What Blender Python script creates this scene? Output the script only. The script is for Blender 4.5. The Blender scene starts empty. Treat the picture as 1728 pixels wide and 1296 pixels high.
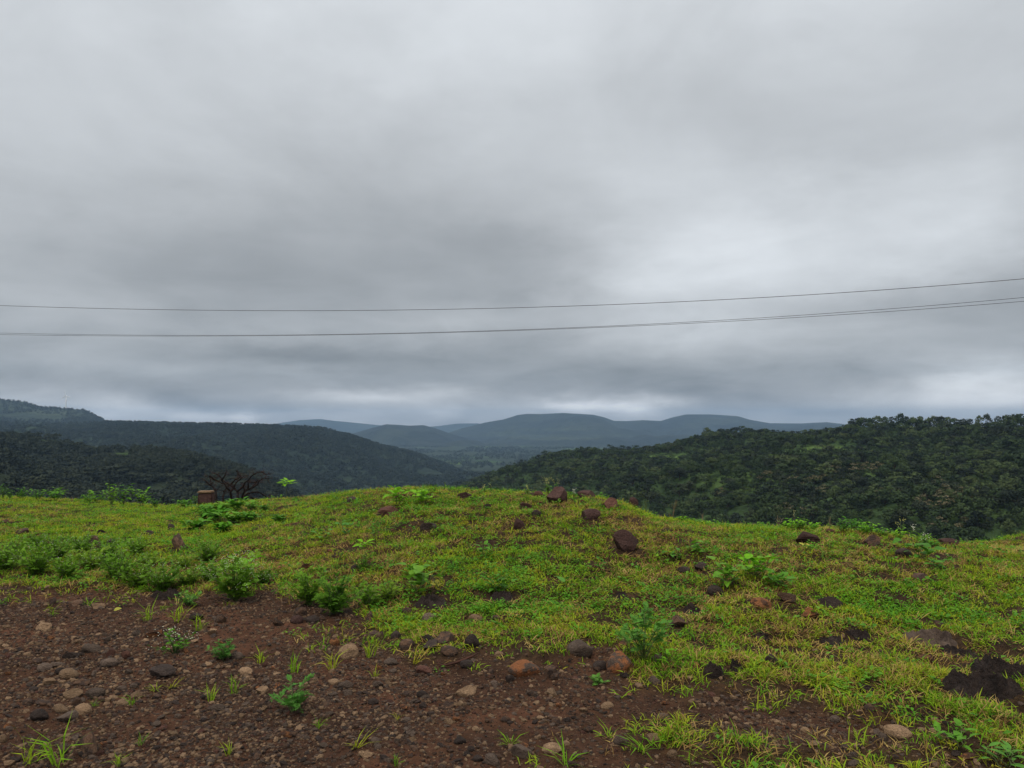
import bpy, math, random
import numpy as np
from mathutils import Vector, Matrix, Euler, noise as mnoise

random.seed(7)
RNG = np.random.default_rng(11)
scene = bpy.context.scene
COL = scene.collection
R = math.radians

# ------------------------------------------------------------------ camera
FPX, CX, CY, HOR = 1298.0, 864.0, 648.0, 715.0
PITCH = math.atan((HOR - CY) / FPX)
CP, SP = math.cos(PITCH), math.sin(PITCH)
EYE = 1.6
cam = bpy.data.cameras.new("camera")
cam.lens = 36.0 * FPX / 1728.0
cam.sensor_width = 36.0
cam.clip_start, cam.clip_end = 0.05, 60000.0
camo = bpy.data.objects.new("camera", cam)
camo.location = (0, 0, EYE)
camo.rotation_euler = (math.pi / 2 + PITCH, 0, 0)
COL.objects.link(camo)
scene.camera = camo

def ray(px, py):
    """pixel -> (dx/dy, dz/dy)"""
    u = (np.asarray(px, float) - CX) / FPX
    v = (CY - np.asarray(py, float)) / FPX
    d = CP - v * SP
    return u / d, (SP + v * CP) / d

def project(x, y, z):
    s, k = x / y, (z - EYE) / y
    v = (k * CP - SP) / (CP + k * SP)
    u = s * (CP - v * SP)
    return CX + u * FPX, CY - v * FPX

# ------------------------------------------------------------------ numpy noise
def _hash(ix, iy, seed):
    h = (ix.astype(np.int64) * 374761393 + iy.astype(np.int64) * 668265263 + seed * 1442695041) & 0xFFFFFFFF
    h = ((h ^ (h >> 13)) * 1274126177) & 0xFFFFFFFF
    h = (h ^ (h >> 16)) & 0xFFFFFFFF
    return h / 4294967295.0

def vnoise(x, y, seed=0):
    x, y = np.asarray(x, float), np.asarray(y, float)
    xi, yi = np.floor(x), np.floor(y)
    fx, fy = x - xi, y - yi
    fx, fy = fx * fx * fx * (fx * (fx * 6 - 15) + 10), fy * fy * fy * (fy * (fy * 6 - 15) + 10)
    a, b = _hash(xi, yi, seed), _hash(xi + 1, yi, seed)
    c, d = _hash(xi, yi + 1, seed), _hash(xi + 1, yi + 1, seed)
    return (a + (b - a) * fx) * (1 - fy) + (c + (d - c) * fx) * fy - 0.5

def fbm(x, y, scale, octv=4, seed=0, gain=0.5):
    o, a, f = 0.0, 1.0, 1.0 / scale
    for i in range(octv):
        o = o + a * vnoise(np.asarray(x) * f + 17.3 * i, np.asarray(y) * f - 9.1 * i, seed + i * 31)
        a *= gain; f *= 2.03
    return o

def sstep(a, b, x):
    t = np.clip((x - a) / (b - a), 0, 1)
    return t * t * (3 - 2 * t)

# ------------------------------------------------------------------ tagging and mesh helpers
def tag(o, label=None, cat=None, group=None, kind=None):
    if label: o["label"] = label
    if cat: o["category"] = cat
    if group: o["group"] = group
    if kind: o["kind"] = kind
    return o

def np_mesh(name, v, faces, mats=(), mi=None, smooth=False, attrs=None):
    """faces: list of integer arrays (n,k)"""
    me = bpy.data.meshes.new(name)
    v = np.asarray(v, np.float32)
    me.vertices.add(len(v)); me.vertices.foreach_set("co", v.ravel())
    faces = [np.asarray(f, np.int32) for f in faces if len(f)]
    loops = np.concatenate([f.ravel() for f in faces]) if faces else np.zeros(0, np.int32)
    tot = np.concatenate([np.full(len(f), f.shape[1], np.int32) for f in faces]) if faces else np.zeros(0, np.int32)
    if len(tot):
        start = np.concatenate([[0], np.cumsum(tot)[:-1]]).astype(np.int32)
        me.loops.add(len(loops)); me.loops.foreach_set("vertex_index", loops)
        me.polygons.add(len(tot)); me.polygons.foreach_set("loop_start", start)
        me.polygons.foreach_set("loop_total", tot)
        if mi is not None: me.polygons.foreach_set("material_index", np.asarray(mi, np.int32))
        me.polygons.foreach_set("use_smooth", np.full(len(tot), smooth, bool))
    for m in mats: me.materials.append(m)
    me.update(calc_edges=True)
    for k, val in (attrs or {}).items():
        val = np.asarray(val, np.float32)
        if val.ndim == 1:
            a = me.attributes.new(k, "FLOAT", "POINT"); a.data.foreach_set("value", val)
        else:
            a = me.attributes.new(k, "FLOAT_VECTOR", "POINT"); a.data.foreach_set("vector", val.ravel())
    return me

def obj(name, me, parent=None, loc=(0, 0, 0), rot=(0, 0, 0), scale=(1, 1, 1)):
    o = bpy.data.objects.new(name, me)
    COL.objects.link(o)
    o.location, o.rotation_euler, o.scale = loc, rot, scale
    if parent: o.parent = parent
    return o

def empty(name, loc=(0, 0, 0), rz=0.0, scale=1.0):
    o = obj(name, None, None, loc, (0, 0, rz), (scale,) * 3)
    o.empty_display_size = 0.1
    return o

def copy_thing(src, loc, rz, scale):
    c = src.copy(); COL.objects.link(c)
    c.location = loc; c.rotation_euler = (0, 0, rz); c.scale = scale
    for ch in src.children:
        k = ch.copy(); COL.objects.link(k); k.parent = c
    return c

class Acc:
    """collects vertices and faces of one mesh"""
    def __init__(s): s.v, s.q, s.t, s.n, s.qm, s.tm = [], [], [], 0, [], []
    def add(s, v, q=None, t=None, m=0):
        v = np.asarray(v, float)
        if q is not None and len(q):
            s.q.append(np.asarray(q) + s.n); s.qm.append(np.full(len(q), m))
        if t is not None and len(t):
            s.t.append(np.asarray(t) + s.n); s.tm.append(np.full(len(t), m))
        s.v.append(v); s.n += len(v)
    def tube(s, pts, rad, k=5, m=0):
        pts = np.asarray(pts, float); n = len(pts)
        rad = np.broadcast_to(np.asarray(rad, float), (n,))
        T = np.gradient(pts, axis=0); T /= np.linalg.norm(T, axis=1)[:, None] + 1e-9
        ref = np.array([0.31, 0.2, 0.93]) if abs(T[0][2]) < 0.8 else np.array([1.0, 0.1, 0.05])
        A = np.cross(T, ref); A /= np.linalg.norm(A, axis=1)[:, None] + 1e-9
        B = np.cross(T, A)
        a = np.arange(k) * 2 * math.pi / k
        V = pts[:, None] + rad[:, None, None] * (np.cos(a)[None, :, None] * A[:, None] + np.sin(a)[None, :, None] * B[:, None])
        i, j = np.meshgrid(np.arange(n - 1), np.arange(k), indexing="ij")
        q = np.stack([i * k + j, i * k + (j + 1) % k, (i + 1) * k + (j + 1) % k, (i + 1) * k + j], -1).reshape(-1, 4)
        cap = np.concatenate([V.reshape(-1, 3), pts[-1:]])
        t = np.array([[(n - 1) * k + j2, (n - 1) * k + (j2 + 1) % k, n * k] for j2 in range(k)])
        s.add(cap, q, t, m)
    def mesh(s, name, mats, smooth=False):
        fs, mi = [], []
        if s.q: fs.append(np.concatenate(s.q)); mi.append(np.concatenate(s.qm))
        if s.t: fs.append(np.concatenate(s.t)); mi.append(np.concatenate(s.tm))
        return np_mesh(name, np.concatenate(s.v), fs, mats, np.concatenate(mi), smooth)

def grid_faces(nr, nc):
    i, j = np.meshgrid(np.arange(nr - 1), np.arange(nc - 1), indexing="ij")
    a = i * nc + j
    return np.stack([a, a + 1, a + nc + 1, a + nc], -1).reshape(-1, 4)

# ------------------------------------------------------------------ node helpers
class NT:
    def __init__(s, tree): s.t = tree; tree.nodes.clear()
    def n(s, typ, ins=None, **props):
        nd = s.t.nodes.new(typ)
        for k, v in props.items(): setattr(nd, k, v)
        for k, v in (ins or {}).items(): s.set(nd.inputs[k], v)
        return nd
    def set(s, sock, v):
        if isinstance(v, bpy.types.NodeSocket): s.t.links.new(v, sock)
        elif isinstance(v, bpy.types.Node): s.t.links.new(v.outputs[0], sock)
        else:
            if hasattr(sock.default_value, "__len__") and not hasattr(v, "__len__"): v = (v,) * len(sock.default_value)
            if sock.type == "RGBA" and len(v) == 3: v = (*v, 1)
            sock.default_value = v
    def m(s, op, a, b=0.0, c=None, clamp=False):
        nd = s.n("ShaderNodeMath", operation=op, use_clamp=clamp)
        s.set(nd.inputs[0], a); s.set(nd.inputs[1], b)
        if c is not None: s.set(nd.inputs[2], c)
        return nd.outputs[0]
    def mix(s, f, a, b, blend="MIX"):
        nd = s.n("ShaderNodeMix", data_type="RGBA", blend_type=blend)
        s.set(nd.inputs[0], f); s.set(nd.inputs[6], a); s.set(nd.inputs[7], b)
        return nd.outputs[2]
    def ramp(s, f, stops, interp="LINEAR"):
        nd = s.n("ShaderNodeValToRGB"); cr = nd.color_ramp; cr.interpolation = interp
        while len(cr.elements) < len(stops): cr.elements.new(0.5)
        for e, (p, c) in zip(cr.elements, stops):
            e.position = p
            e.color = (*c, 1) if hasattr(c, "__len__") else (c, c, c, 1)
        s.set(nd.inputs[0], f)
        return nd.outputs[0]
    def noise(s, vec, scale, detail=4, rough=0.55, dist=0.0, out=0):
        return s.n("ShaderNodeTexNoise", {"Vector": vec, "Scale": scale, "Detail": detail, "Roughness": rough, "Distortion": dist}).outputs[out]
    def rng(s, f, a, b, c, d):
        return s.n("ShaderNodeMapRange", {0: f, 1: a, 2: b, 3: c, 4: d}).outputs[0]

def new_mat(name):
    m = bpy.data.materials.new(name); m.use_nodes = True
    return m, NT(m.node_tree)

def finish(t, color, rough=0.8, spec=0.25, bump=None, bstr=0.5, bdist=0.01, transl=0.0, tcol=None, nrm=None):
    ins = {"Base Color": color, "Roughness": rough, "Specular IOR Level": spec}
    p = t.n("ShaderNodeBsdfPrincipled", ins)
    if bump is not None:
        b = t.n("ShaderNodeBump", {"Height": bump, "Strength": bstr, "Distance": bdist})
        t.set(p.inputs["Normal"], b.outputs[0])
    if nrm is not None: t.set(p.inputs["Normal"], nrm)
    sh = p.outputs[0]
    if transl:
        tr = t.n("ShaderNodeBsdfTranslucent", {"Color": tcol if tcol is not None else color})
        sh = t.n("ShaderNodeMixShader", {0: transl, 1: sh, 2: tr.outputs[0]}).outputs[0]
    o = t.n("ShaderNodeOutputMaterial"); t.set(o.inputs[0], sh)

def wpos(t): return t.n("ShaderNodeNewGeometry").outputs["Position"]
def opos(t): return t.n("ShaderNodeTexCoord").outputs["Object"]
def orand(t): return t.n("ShaderNodeObjectInfo").outputs["Random"]

def foliage_mat(name, stops, scale=0.6, transl=0.25, rough=0.6, spec=0.25, wr=0.55, flat=False, lobes=False):
    """leaf colour varies per plant and by patches of the place"""
    m, t = new_mat(name)
    n1 = t.noise(wpos(t), scale, 3)
    f = t.m("ADD", t.m("MULTIPLY", t.rng(n1, 0.3, 0.7, 0, 1), wr), t.m("MULTIPLY", orand(t), 1 - wr))
    c = t.ramp(f, stops)
    if not flat:
        n2 = t.noise(opos(t), 40 if scale > 0.2 else 1.2, 2)
        c = t.mix(1.0, c, t.ramp(n2, [(0.3, 0.78), (0.7, 1.2)]), "MULTIPLY")
    nrm = None
    if lobes:   # leaf clumps shade with the rounded lobe they belong to
        at = t.n("ShaderNodeAttribute", attribute_name="lobe_normal").outputs["Vector"]
        nrm = t.n("ShaderNodeVectorTransform", {0: at}, vector_type="NORMAL", convert_from="OBJECT", convert_to="WORLD").outputs[0]
    finish(t, c, rough, spec, transl=transl, nrm=nrm)
    return m

# ------------------------------------------------------------------ materials
M = {}
M["crown"] = foliage_mat("crown_foliage", [(0.08, (0.020, 0.034, 0.019)), (0.35, (0.035, 0.058, 0.025)), (0.65, (0.058, 0.090, 0.033)), (0.92, (0.090, 0.116, 0.044))], 0.02, 0.08, 0.8, 0.1, 0.28, lobes=True)
M["crown_dark"] = foliage_mat("dark_crown_foliage", [(0.1, (0.015, 0.023, 0.017)), (0.6, (0.028, 0.040, 0.025)), (0.95, (0.048, 0.060, 0.032))], 0.02, 0.08, 0.8, 0.1, 0.28, lobes=True)
M["crown_brown"] = foliage_mat("brownish_crown_foliage", [(0.1, (0.018, 0.026, 0.019)), (0.5, (0.028, 0.038, 0.025)), (0.92, (0.044, 0.054, 0.030))], 0.008, 0.08, 0.8, 0.1, 0.4, lobes=True)
M["blossom"] = foliage_mat("cream_blossom", [(0.1, (0.13, 0.115, 0.065)), (0.9, (0.21, 0.18, 0.10))], 0.1, 0.1, 0.8, 0.1, 0.3)
m, t = new_mat("bark")
finish(t, t.ramp(t.noise(opos(t), 8, 4), [(0.3, (0.03, 0.022, 0.018)), (0.7, (0.075, 0.058, 0.046))]), 0.9, 0.1)
M["bark"] = m
m, t = new_mat("pale_bark")
finish(t, t.ramp(t.noise(opos(t), 8, 4), [(0.3, (0.16, 0.14, 0.12)), (0.7, (0.28, 0.25, 0.22))]), 0.9, 0.1)
M["pale_bark"] = m

LEAF = [(0.05, (0.06, 0.18, 0.016)), (0.5, (0.095, 0.26, 0.018)), (0.95, (0.17, 0.33, 0.022))]
M["grass"] = foliage_mat("grass_blades", [(0.05, (0.070, 0.21, 0.012)), (0.3, (0.145, 0.31, 0.014)), (0.55, (0.26, 0.385, 0.020)), (0.8, (0.37, 0.37, 0.028)), (0.98, (0.43, 0.31, 0.06))], 1.3, 0.3, 0.7, 0.06, 0.45, True)
M["straw"] = foliage_mat("dry_grass", [(0.1, (0.10, 0.052, 0.022)), (0.5, (0.29, 0.185, 0.062)), (0.9, (0.46, 0.34, 0.12))], 2.0, 0.15, 0.85, 0.05, 0.3, True)
M["clover"] = foliage_mat("low_leaves", [(0.1, (0.055, 0.18, 0.014)), (0.6, (0.10, 0.28, 0.018)), (0.95, (0.20, 0.33, 0.022))], 1.1, 0.25, 0.65, 0.08, 0.5, True)
M["feather"] = foliage_mat("feathery_leaves", [(0.1, (0.085, 0.205, 0.018)), (0.55, (0.14, 0.285, 0.022)), (0.95, (0.22, 0.34, 0.03))], 1.5, 0.25, 0.7, 0.08, 0.5)
M["broad"] = foliage_mat("broad_leaves", LEAF, 1.2, 0.3, 0.55, 0.15, 0.5)
M["bright"] = foliage_mat("bright_young_leaves", [(0.1, (0.15, 0.40, 0.012)), (0.9, (0.24, 0.48, 0.02))], 1.2, 0.35, 0.55, 0.12, 0.5)
M["bluish"] = foliage_mat("bluish_green_leaves", [(0.1, (0.06, 0.19, 0.030)), (0.9, (0.11, 0.27, 0.038))], 1.2, 0.2, 0.65, 0.1, 0.5)
M["yellowleaf"] = foliage_mat("yellowing_leaves", [(0.1, (0.36, 0.36, 0.04)), (0.9, (0.48, 0.44, 0.06))], 1.2, 0.3, 0.5, 0.3, 0.5)
M["stalk"] = foliage_mat("green_stems", [(0.1, (0.06, 0.09, 0.03)), (0.9, (0.12, 0.15, 0.05))], 1.2, 0.0, 0.6, 0.2, 0.3)
M["drystalk"] = foliage_mat("dry_stems", [(0.1, (0.14, 0.10, 0.06)), (0.9, (0.26, 0.20, 0.12))], 1.2, 0.0, 0.8, 0.15, 0.3)
M["flower"] = foliage_mat("white_flowers", [(0.1, (0.55, 0.55, 0.42)), (0.9, (0.7, 0.7, 0.6))], 1.2, 0.1, 0.7, 0.2, 0.3)
M["yflower"] = foliage_mat("pale_yellow_flowers", [(0.1, (0.42, 0.42, 0.12)), (0.9, (0.55, 0.52, 0.2))], 1.2, 0.1, 0.7, 0.2, 0.3)
m, t = new_mat("burnt_twig_bark")
finish(t, t.ramp(t.noise(opos(t), 14, 4), [(0.3, (0.006, 0.004, 0.004)), (0.7, (0.020, 0.013, 0.011))]), 0.85, 0.2)
M["deadwood"] = m
m, t = new_mat("reddish_twigs")
finish(t, t.ramp(t.noise(opos(t), 9, 3), [(0.3, (0.035, 0.016, 0.012)), (0.7, (0.085, 0.038, 0.026))]), 0.85, 0.15)
M["redtwig"] = m

def stone_mat(name, a, b, spots=None, rough=0.78, spec=0.12):
    m, t = new_mat(name)
    P = opos(t)
    w = t.n("ShaderNodeVectorMath", {0: P, 1: t.n("ShaderNodeCombineXYZ", {0: t.m("MULTIPLY", orand(t), 37.0), 1: t.m("MULTIPLY", orand(t), 11.0), 2: 0.0}).outputs[0]}, operation="ADD").outputs[0]
    n1 = t.noise(w, 2.2, 6, 0.65)
    n2 = t.noise(w, 16, 4, 0.6)
    c = t.mix(t.rng(n1, 0.3, 0.7, 0, 1), a, b)
    c = t.mix(1.0, c, t.ramp(n2, [(0.3, 0.62), (0.7, 1.35)]), "MULTIPLY")
    if spots is not None:
        c = t.mix(t.rng(t.noise(w, 2.0, 5, 0.65), 0.46, 0.54, 0, 0.9), c, spots)
    c = t.mix(1.0, c, t.ramp(orand(t), [(0, 0.7), (1, 1.4)]), "MULTIPLY")
    h = t.m("ADD", t.m("MULTIPLY", n1, 1.0), t.m("MULTIPLY", t.noise(w, 9, 6, 0.7), 0.7))
    finish(t, c, t.rng(n2, 0.3, 0.7, rough - 0.15, rough + 0.12), spec, h, 0.8, 0.05)
    return m

S = {
 "maroon": stone_mat("maroon_basalt", (0.050, 0.026, 0.023), (0.085, 0.048, 0.040)),
 "dark": stone_mat("dark_basalt", (0.032, 0.023, 0.020), (0.066, 0.048, 0.040)),
 "orange": stone_mat("orange_laterite", (0.20, 0.075, 0.030), (0.30, 0.135, 0.055), (0.07, 0.04, 0.03)),
 "brown": stone_mat("brown_stone", (0.095, 0.052, 0.034), (0.165, 0.100, 0.064), (0.06, 0.042, 0.035)),
 "tan": stone_mat("tan_stone", (0.19, 0.120, 0.070), (0.33, 0.215, 0.13)),
 "grey": stone_mat("grey_brown_stone", (0.082, 0.058, 0.045), (0.15, 0.108, 0.082)),
 "red": stone_mat("reddish_stone", (0.075, 0.034, 0.025), (0.125, 0.060, 0.043)),
 "rust": stone_mat("rust_faced_stone", (0.075, 0.055, 0.045), (0.115, 0.08, 0.06), (0.30, 0.115, 0.045)),
}
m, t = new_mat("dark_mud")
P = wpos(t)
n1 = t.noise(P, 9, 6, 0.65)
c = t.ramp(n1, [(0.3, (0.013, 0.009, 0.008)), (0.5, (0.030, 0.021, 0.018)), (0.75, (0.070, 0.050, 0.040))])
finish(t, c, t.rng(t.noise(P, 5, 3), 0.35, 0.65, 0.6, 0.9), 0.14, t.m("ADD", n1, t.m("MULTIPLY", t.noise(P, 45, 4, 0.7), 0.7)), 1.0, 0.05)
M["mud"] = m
m, t = new_mat("dried_mud")
n1 = t.noise(wpos(t), 9, 6, 0.65)
c = t.ramp(n1, [(0.3, (0.035, 0.024, 0.020)), (0.55, (0.085, 0.060, 0.045)), (0.75, (0.14, 0.10, 0.075))])
finish(t, c, 0.9, 0.15, t.m("ADD", n1, t.m("MULTIPLY", t.noise(wpos(t), 45, 4, 0.7), 0.5)), 0.9, 0.03)
M["drymud"] = m

# ------------------------------------------------------------------ near ground
CREST = np.array([  # photo column, crest row, crest distance
 (-700, 830, 20), (-300, 832, 20), (0, 840, 20), (150, 846, 20), (280, 855, 19.5), (400, 848, 18.5), (500, 842, 17), (600, 831, 15),
 (700, 824, 13.5), (800, 829, 13), (900, 832, 12.3), (1000, 836, 11.6), (1050, 848, 11.2), (1100, 866, 10.8), (1200, 881, 10.5),
 (1300, 889, 10.2), (1400, 890, 10), (1500, 902, 9.8), (1600, 916, 9.6), (1728, 924, 9.4), (2300, 930, 9.2)], float)
CREST[:, 1] += np.interp(CREST[:, 0], [0, 300, 700, 900, 1000, 1050, 1100, 1200, 1300, 1728], [2, 4, 4, 6, 8, 9, 13, 13, 10, 12])
YB = np.array([  # photo column, row where bare soil gives way to grass
 (-700, 960), (0, 992), (150, 1012), (260, 1022), (450, 1012), (490, 1040), (600, 1046), (700, 1098), (850, 1108), (890, 1138), (1000, 1132),
 (1050, 1152), (1075, 1200), (1180, 1212), (1300, 1232), (1500, 1272), (1728, 1286), (2300, 1330)], float)
Y0 = 5.3

def crest_of(x, y):
    s = x / np.maximum(y, 0.5)
    px = CX + s * FPX * 1.005
    yc, Dc = np.interp(px, CREST[:, 0], CREST[:, 1]), np.interp(px, CREST[:, 0], CREST[:, 2])
    k = ray(px, yc)[1]
    return Dc, EYE + k * Dc, k

def soil_edge(x, y):
    """metres into the grass from the ragged edge of the bare soil"""
    s = x / np.maximum(y, 0.5)
    px = CX + s * FPX * 1.03
    rb = np.interp(px, YB[:, 0], YB[:, 1])
    yb = -EYE / ray(px, rb)[1]
    n = fbm(x, y, 0.9, 4, 5) * 1.5
    return (y - yb) + n + 0.22 + 0.24 * sstep(0.15, 0.4, s)

def grassiness(x, y):
    """0 on bare soil, 1 on the grass"""
    return sstep(-0.35, 0.75, soil_edge(x, y))

def H(x, y):
    x, y = np.asarray(x, float), np.asarray(y, float)
    Dc, zc, k = crest_of(x, y)
    L = Dc - Y0
    t = np.clip((y - Y0) / L, 0, 1)
    m1 = k + 0.012
    z = (3 * t * t - 2 * t ** 3) * zc + (t ** 3 - t * t) * L * m1
    d = np.maximum(y - Dc, 0)
    z = z + m1 * d - 0.018 * d * d
    # a second small mound beyond the bank on the right
    z = z + 0.86 * np.exp(-((x - 10.6) / 2.6) ** 2 - ((y - 14.2) / 1.9) ** 2)
    g = grassiness(x, y)
    z = z + g * (0.05 * fbm(x, y, 1.1, 3, 21) + 0.05 * fbm(x, y, 0.28, 3, 22)) + 0.035 * g
    z = z + (1 - g) * (0.035 * fbm(x, y, 0.8, 3, 31) + 0.022 * fbm(x, y, 0.16, 3, 32))
    return z

def hit(px, py):
    """where the sight line of a photo pixel meets the near ground; the crest when it passes over"""
    s, k = ray(px, py)
    Y = np.arange(2.5, 24, 0.01)
    below = EYE + k * Y < H(s * Y, Y)
    if below.any():
        y = Y[np.argmax(below)]
    else:
        y = float(crest_of(np.array(s * 12.0), np.array(12.0))[0])
    x = float(s * y)
    return x, float(y), float(H(np.array(x), np.array(y)))

def hpt(x, y): return float(H(np.array(float(x)), np.array(float(y))))

a = np.radians(np.linspace(-58, 58, 560))
r = 2.2 * (62 / 2.2) ** np.linspace(0, 1, 640)
A, RR = np.meshgrid(a, r)
gx, gy = np.sin(A) * RR, np.cos(A) * RR
V1 = np.stack([gx, gy, H(gx, gy)], -1).reshape(-1, 3)
F1 = grid_faces(*A.shape)
a2 = np.radians(np.linspace(58, 302, 60)); r2 = np.array([2.2, 3, 5, 8, 14, 25, 62.0])
A2, R2 = np.meshgrid(a2, r2)
gx2, gy2 = np.sin(A2) * R2, np.cos(A2) * R2
V2 = np.stack([gx2, gy2, H(gx2, np.maximum(gy2, 0.01))], -1).reshape(-1, 3)
F2 = grid_faces(*A2.shape) + len(V1)
a3 = np.radians(np.linspace(-180, 180, 64)); r3 = np.array([0.01, 1.0, 2.2])
A3, R3 = np.meshgrid(a3, r3)
V3 = np.stack([np.sin(A3) * R3, np.cos(A3) * R3, H(np.sin(A3) * R3, np.cos(A3) * R3)], -1).reshape(-1, 3)
F3 = grid_faces(*A3.shape) + len(V1) + len(V2)
GV = np.concatenate([V1, V2, V3])
gr = grassiness(GV[:, 0], GV[:, 1])
gme = np_mesh("ground", GV, [np.concatenate([F1, F2, F3])[:, ::-1]], smooth=True, attrs={"grassy": gr})
ground = tag(obj("ground", gme), "dark reddish soil of the hilltop under the grass and gravel", "ground", kind="structure")

m, t = new_mat("soil")
P = wpos(t)
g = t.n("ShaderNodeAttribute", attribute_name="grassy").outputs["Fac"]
n1, n2, n3 = t.noise(P, 1.1, 5), t.noise(P, 14, 5, 0.65), t.noise(P, 60, 4, 0.65)
soil = t.ramp(n1, [(0.32, (0.034, 0.017, 0.011)), (0.5, (0.064, 0.031, 0.018)), (0.68, (0.108, 0.048, 0.028))])
soil = t.mix(1.0, soil, t.ramp(n2, [(0.3, 0.6), (0.7, 1.4)]), "MULTIPLY")
vor = t.n("ShaderNodeTexVoronoi", {"Vector": P, "Scale": 75.0, "Randomness": 1.0})
grain = t.m("MULTIPLY", t.rng(vor.outputs["Distance"], 0.15, 0.45, 1, 0), t.rng(t.noise(P, 30, 2), 0.42, 0.6, 0, 1))
gc = t.mix(t.n("ShaderNodeSeparateColor", {0: vor.outputs["Color"]}).outputs[0], (0.05, 0.034, 0.026), (0.24, 0.15, 0.09))
soil = t.mix(t.m("MULTIPLY", grain, 0.8), soil, gc)
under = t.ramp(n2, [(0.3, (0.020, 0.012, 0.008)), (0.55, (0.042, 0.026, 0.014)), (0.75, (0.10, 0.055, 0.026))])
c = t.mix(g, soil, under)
hgt = t.m("ADD", t.m("ADD", t.m("MULTIPLY", n2, 0.8), t.m("MULTIPLY", n3, 0.35)), t.m("MULTIPLY", grain, 0.35))
finish(t, c, t.rng(n1, 0.35, 0.65, 0.75, 0.95), 0.06, hgt, 1.0, 0.03)
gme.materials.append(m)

# ------------------------------------------------------------------ far country
VALLEY = -122.0
def hill_ground_mat(name, forest, grass, scale):
    m, t = new_mat(name)
    P = wpos(t)
    cl = t.n("ShaderNodeAttribute", attribute_name="clearing").outputs["Fac"]
    n1, n2 = t.noise(P, scale, 6, 0.62), t.noise(P, scale * 9, 5, 0.65)
    c = t.ramp(n1, [(0.32, forest[0]), (0.52, forest[1]), (0.7, forest[2])])
    c = t.mix(cl, c, t.ramp(n2, [(0.3, grass[0]), (0.7, grass[1])]))
    c = t.mix(1.0, c, t.ramp(n2, [(0.3, 0.7), (0.7, 1.3)]), "MULTIPLY")
    finish(t, c, 0.95, 0.05, n2, 1.0, 0.35 / scale * 0.08)
    return m

FOREST = ((0.020, 0.032, 0.016), (0.036, 0.056, 0.022), (0.055, 0.080, 0.028))
HG = {
 "near": hill_ground_mat("scrub_hillside", ((0.022, 0.036, 0.016), (0.036, 0.062, 0.022), (0.052, 0.088, 0.028)), ((0.045, 0.085, 0.022), (0.095, 0.145, 0.036)), 0.02),
 "left": hill_ground_mat("brownish_hillside", ((0.018, 0.026, 0.016), (0.030, 0.040, 0.022), (0.046, 0.054, 0.026)), ((0.05, 0.09, 0.025), (0.08, 0.12, 0.035)), 0.012),
 "mid": hill_ground_mat("wooded_ridge", ((0.014, 0.022, 0.015), (0.024, 0.036, 0.022), (0.036, 0.050, 0.027)), ((0.05, 0.08, 0.03), (0.08, 0.11, 0.04)), 0.006),
 "mesa": hill_ground_mat("grassy_tableland", ((0.016, 0.024, 0.018), (0.026, 0.038, 0.024), (0.042, 0.054, 0.031)), ((0.036, 0.050, 0.028), (0.056, 0.070, 0.036)), 0.004),
 "far": hill_ground_mat("distant_range", ((0.010, 0.014, 0.013), (0.018, 0.025, 0.020), (0.036, 0.045, 0.030)), ((0.03, 0.042, 0.026), (0.05, 0.062, 0.034)), 0.0022),
}

class Hill:
    def __init__(h, ridge, foot, noise, nscale, seed, expo=1.0, back=0.35, rough=0.12, carve=0.0):
        h.r, h.f = np.array(ridge, float), np.array(foot, float)   # (px, py, distance)
        h.amp, h.ns, h.seed, h.e, h.back, h.rough, h.carve = noise, nscale, seed, expo, back, rough, carve
    def at(h, px, t):
        px, t = np.asarray(px, float), np.asarray(t, float)
        pr, D = np.interp(px, h.r[:, 0], h.r[:, 1]), np.interp(px, h.r[:, 0], h.r[:, 2])
        pf, F = np.interp(px, h.f[:, 0], h.f[:, 1]), np.interp(px, h.f[:, 0], h.f[:, 2])
        s, kr = ray(px, pr); kf = ray(px, pf)[1]
        zr, zf = EYE + kr * D, EYE + kf * F
        Y = F + (D - F) * t
        x = s * Y
        tt = np.clip(t, -1, 1)
        z = zf + (zr - zf) * (np.sign(tt) * np.abs(tt) ** h.e) - np.maximum(t - 1, 0) * (D - F) * h.back
        env = np.clip((1 - t) * 3, 0, 1) + h.rough
        z = z + h.amp * env * (fbm(x, Y, h.ns, 5, h.seed) - h.carve)
        return x, Y, np.maximum(z, VALLEY - 0.5)
    def pick(h, px, py):
        """point of the slope seen at a photo pixel"""
        t = np.linspace(0, 1, 400)
        x, y, z = h.at(np.full(400, px), t)
        q = project(x, y, z)[1]
        i = int(np.argmin(np.abs(q - py)))
        return float(x[i]), float(y[i]), float(z[i])
    def build(h, p0, p1, nc, nr, mat, label, clearing=None, name="hill", t0=-0.4, t1=1.6):
        P, T = np.meshgrid(np.linspace(p0, p1, nc), np.linspace(t0, t1, nr))
        x, y, z = h.at(P, T)
        at = {"clearing": (clearing(x, y, z) if clearing else np.zeros_like(x)).ravel()}
        me = np_mesh(name, np.stack([x, y, z], -1).reshape(-1, 3), [grid_faces(nr, nc)], [mat], None, True, at)
        return tag(obj(name, me), label, "hill", kind="structure")

def blobs_mask(lst, wob, seed):
    def f(x, y, z):
        px, py = project(x, y, z)
        o = np.zeros_like(x)
        nn = fbm(x, y, wob, 4, seed)
        for bx, by, rx, ry, s in lst:
            d = np.sqrt(((px - bx) / rx) ** 2 + ((py - by) / ry) ** 2) + nn * 0.9
            o = np.maximum(o, s * sstep(1.25, 0.75, d))
        return o
    return f

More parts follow.
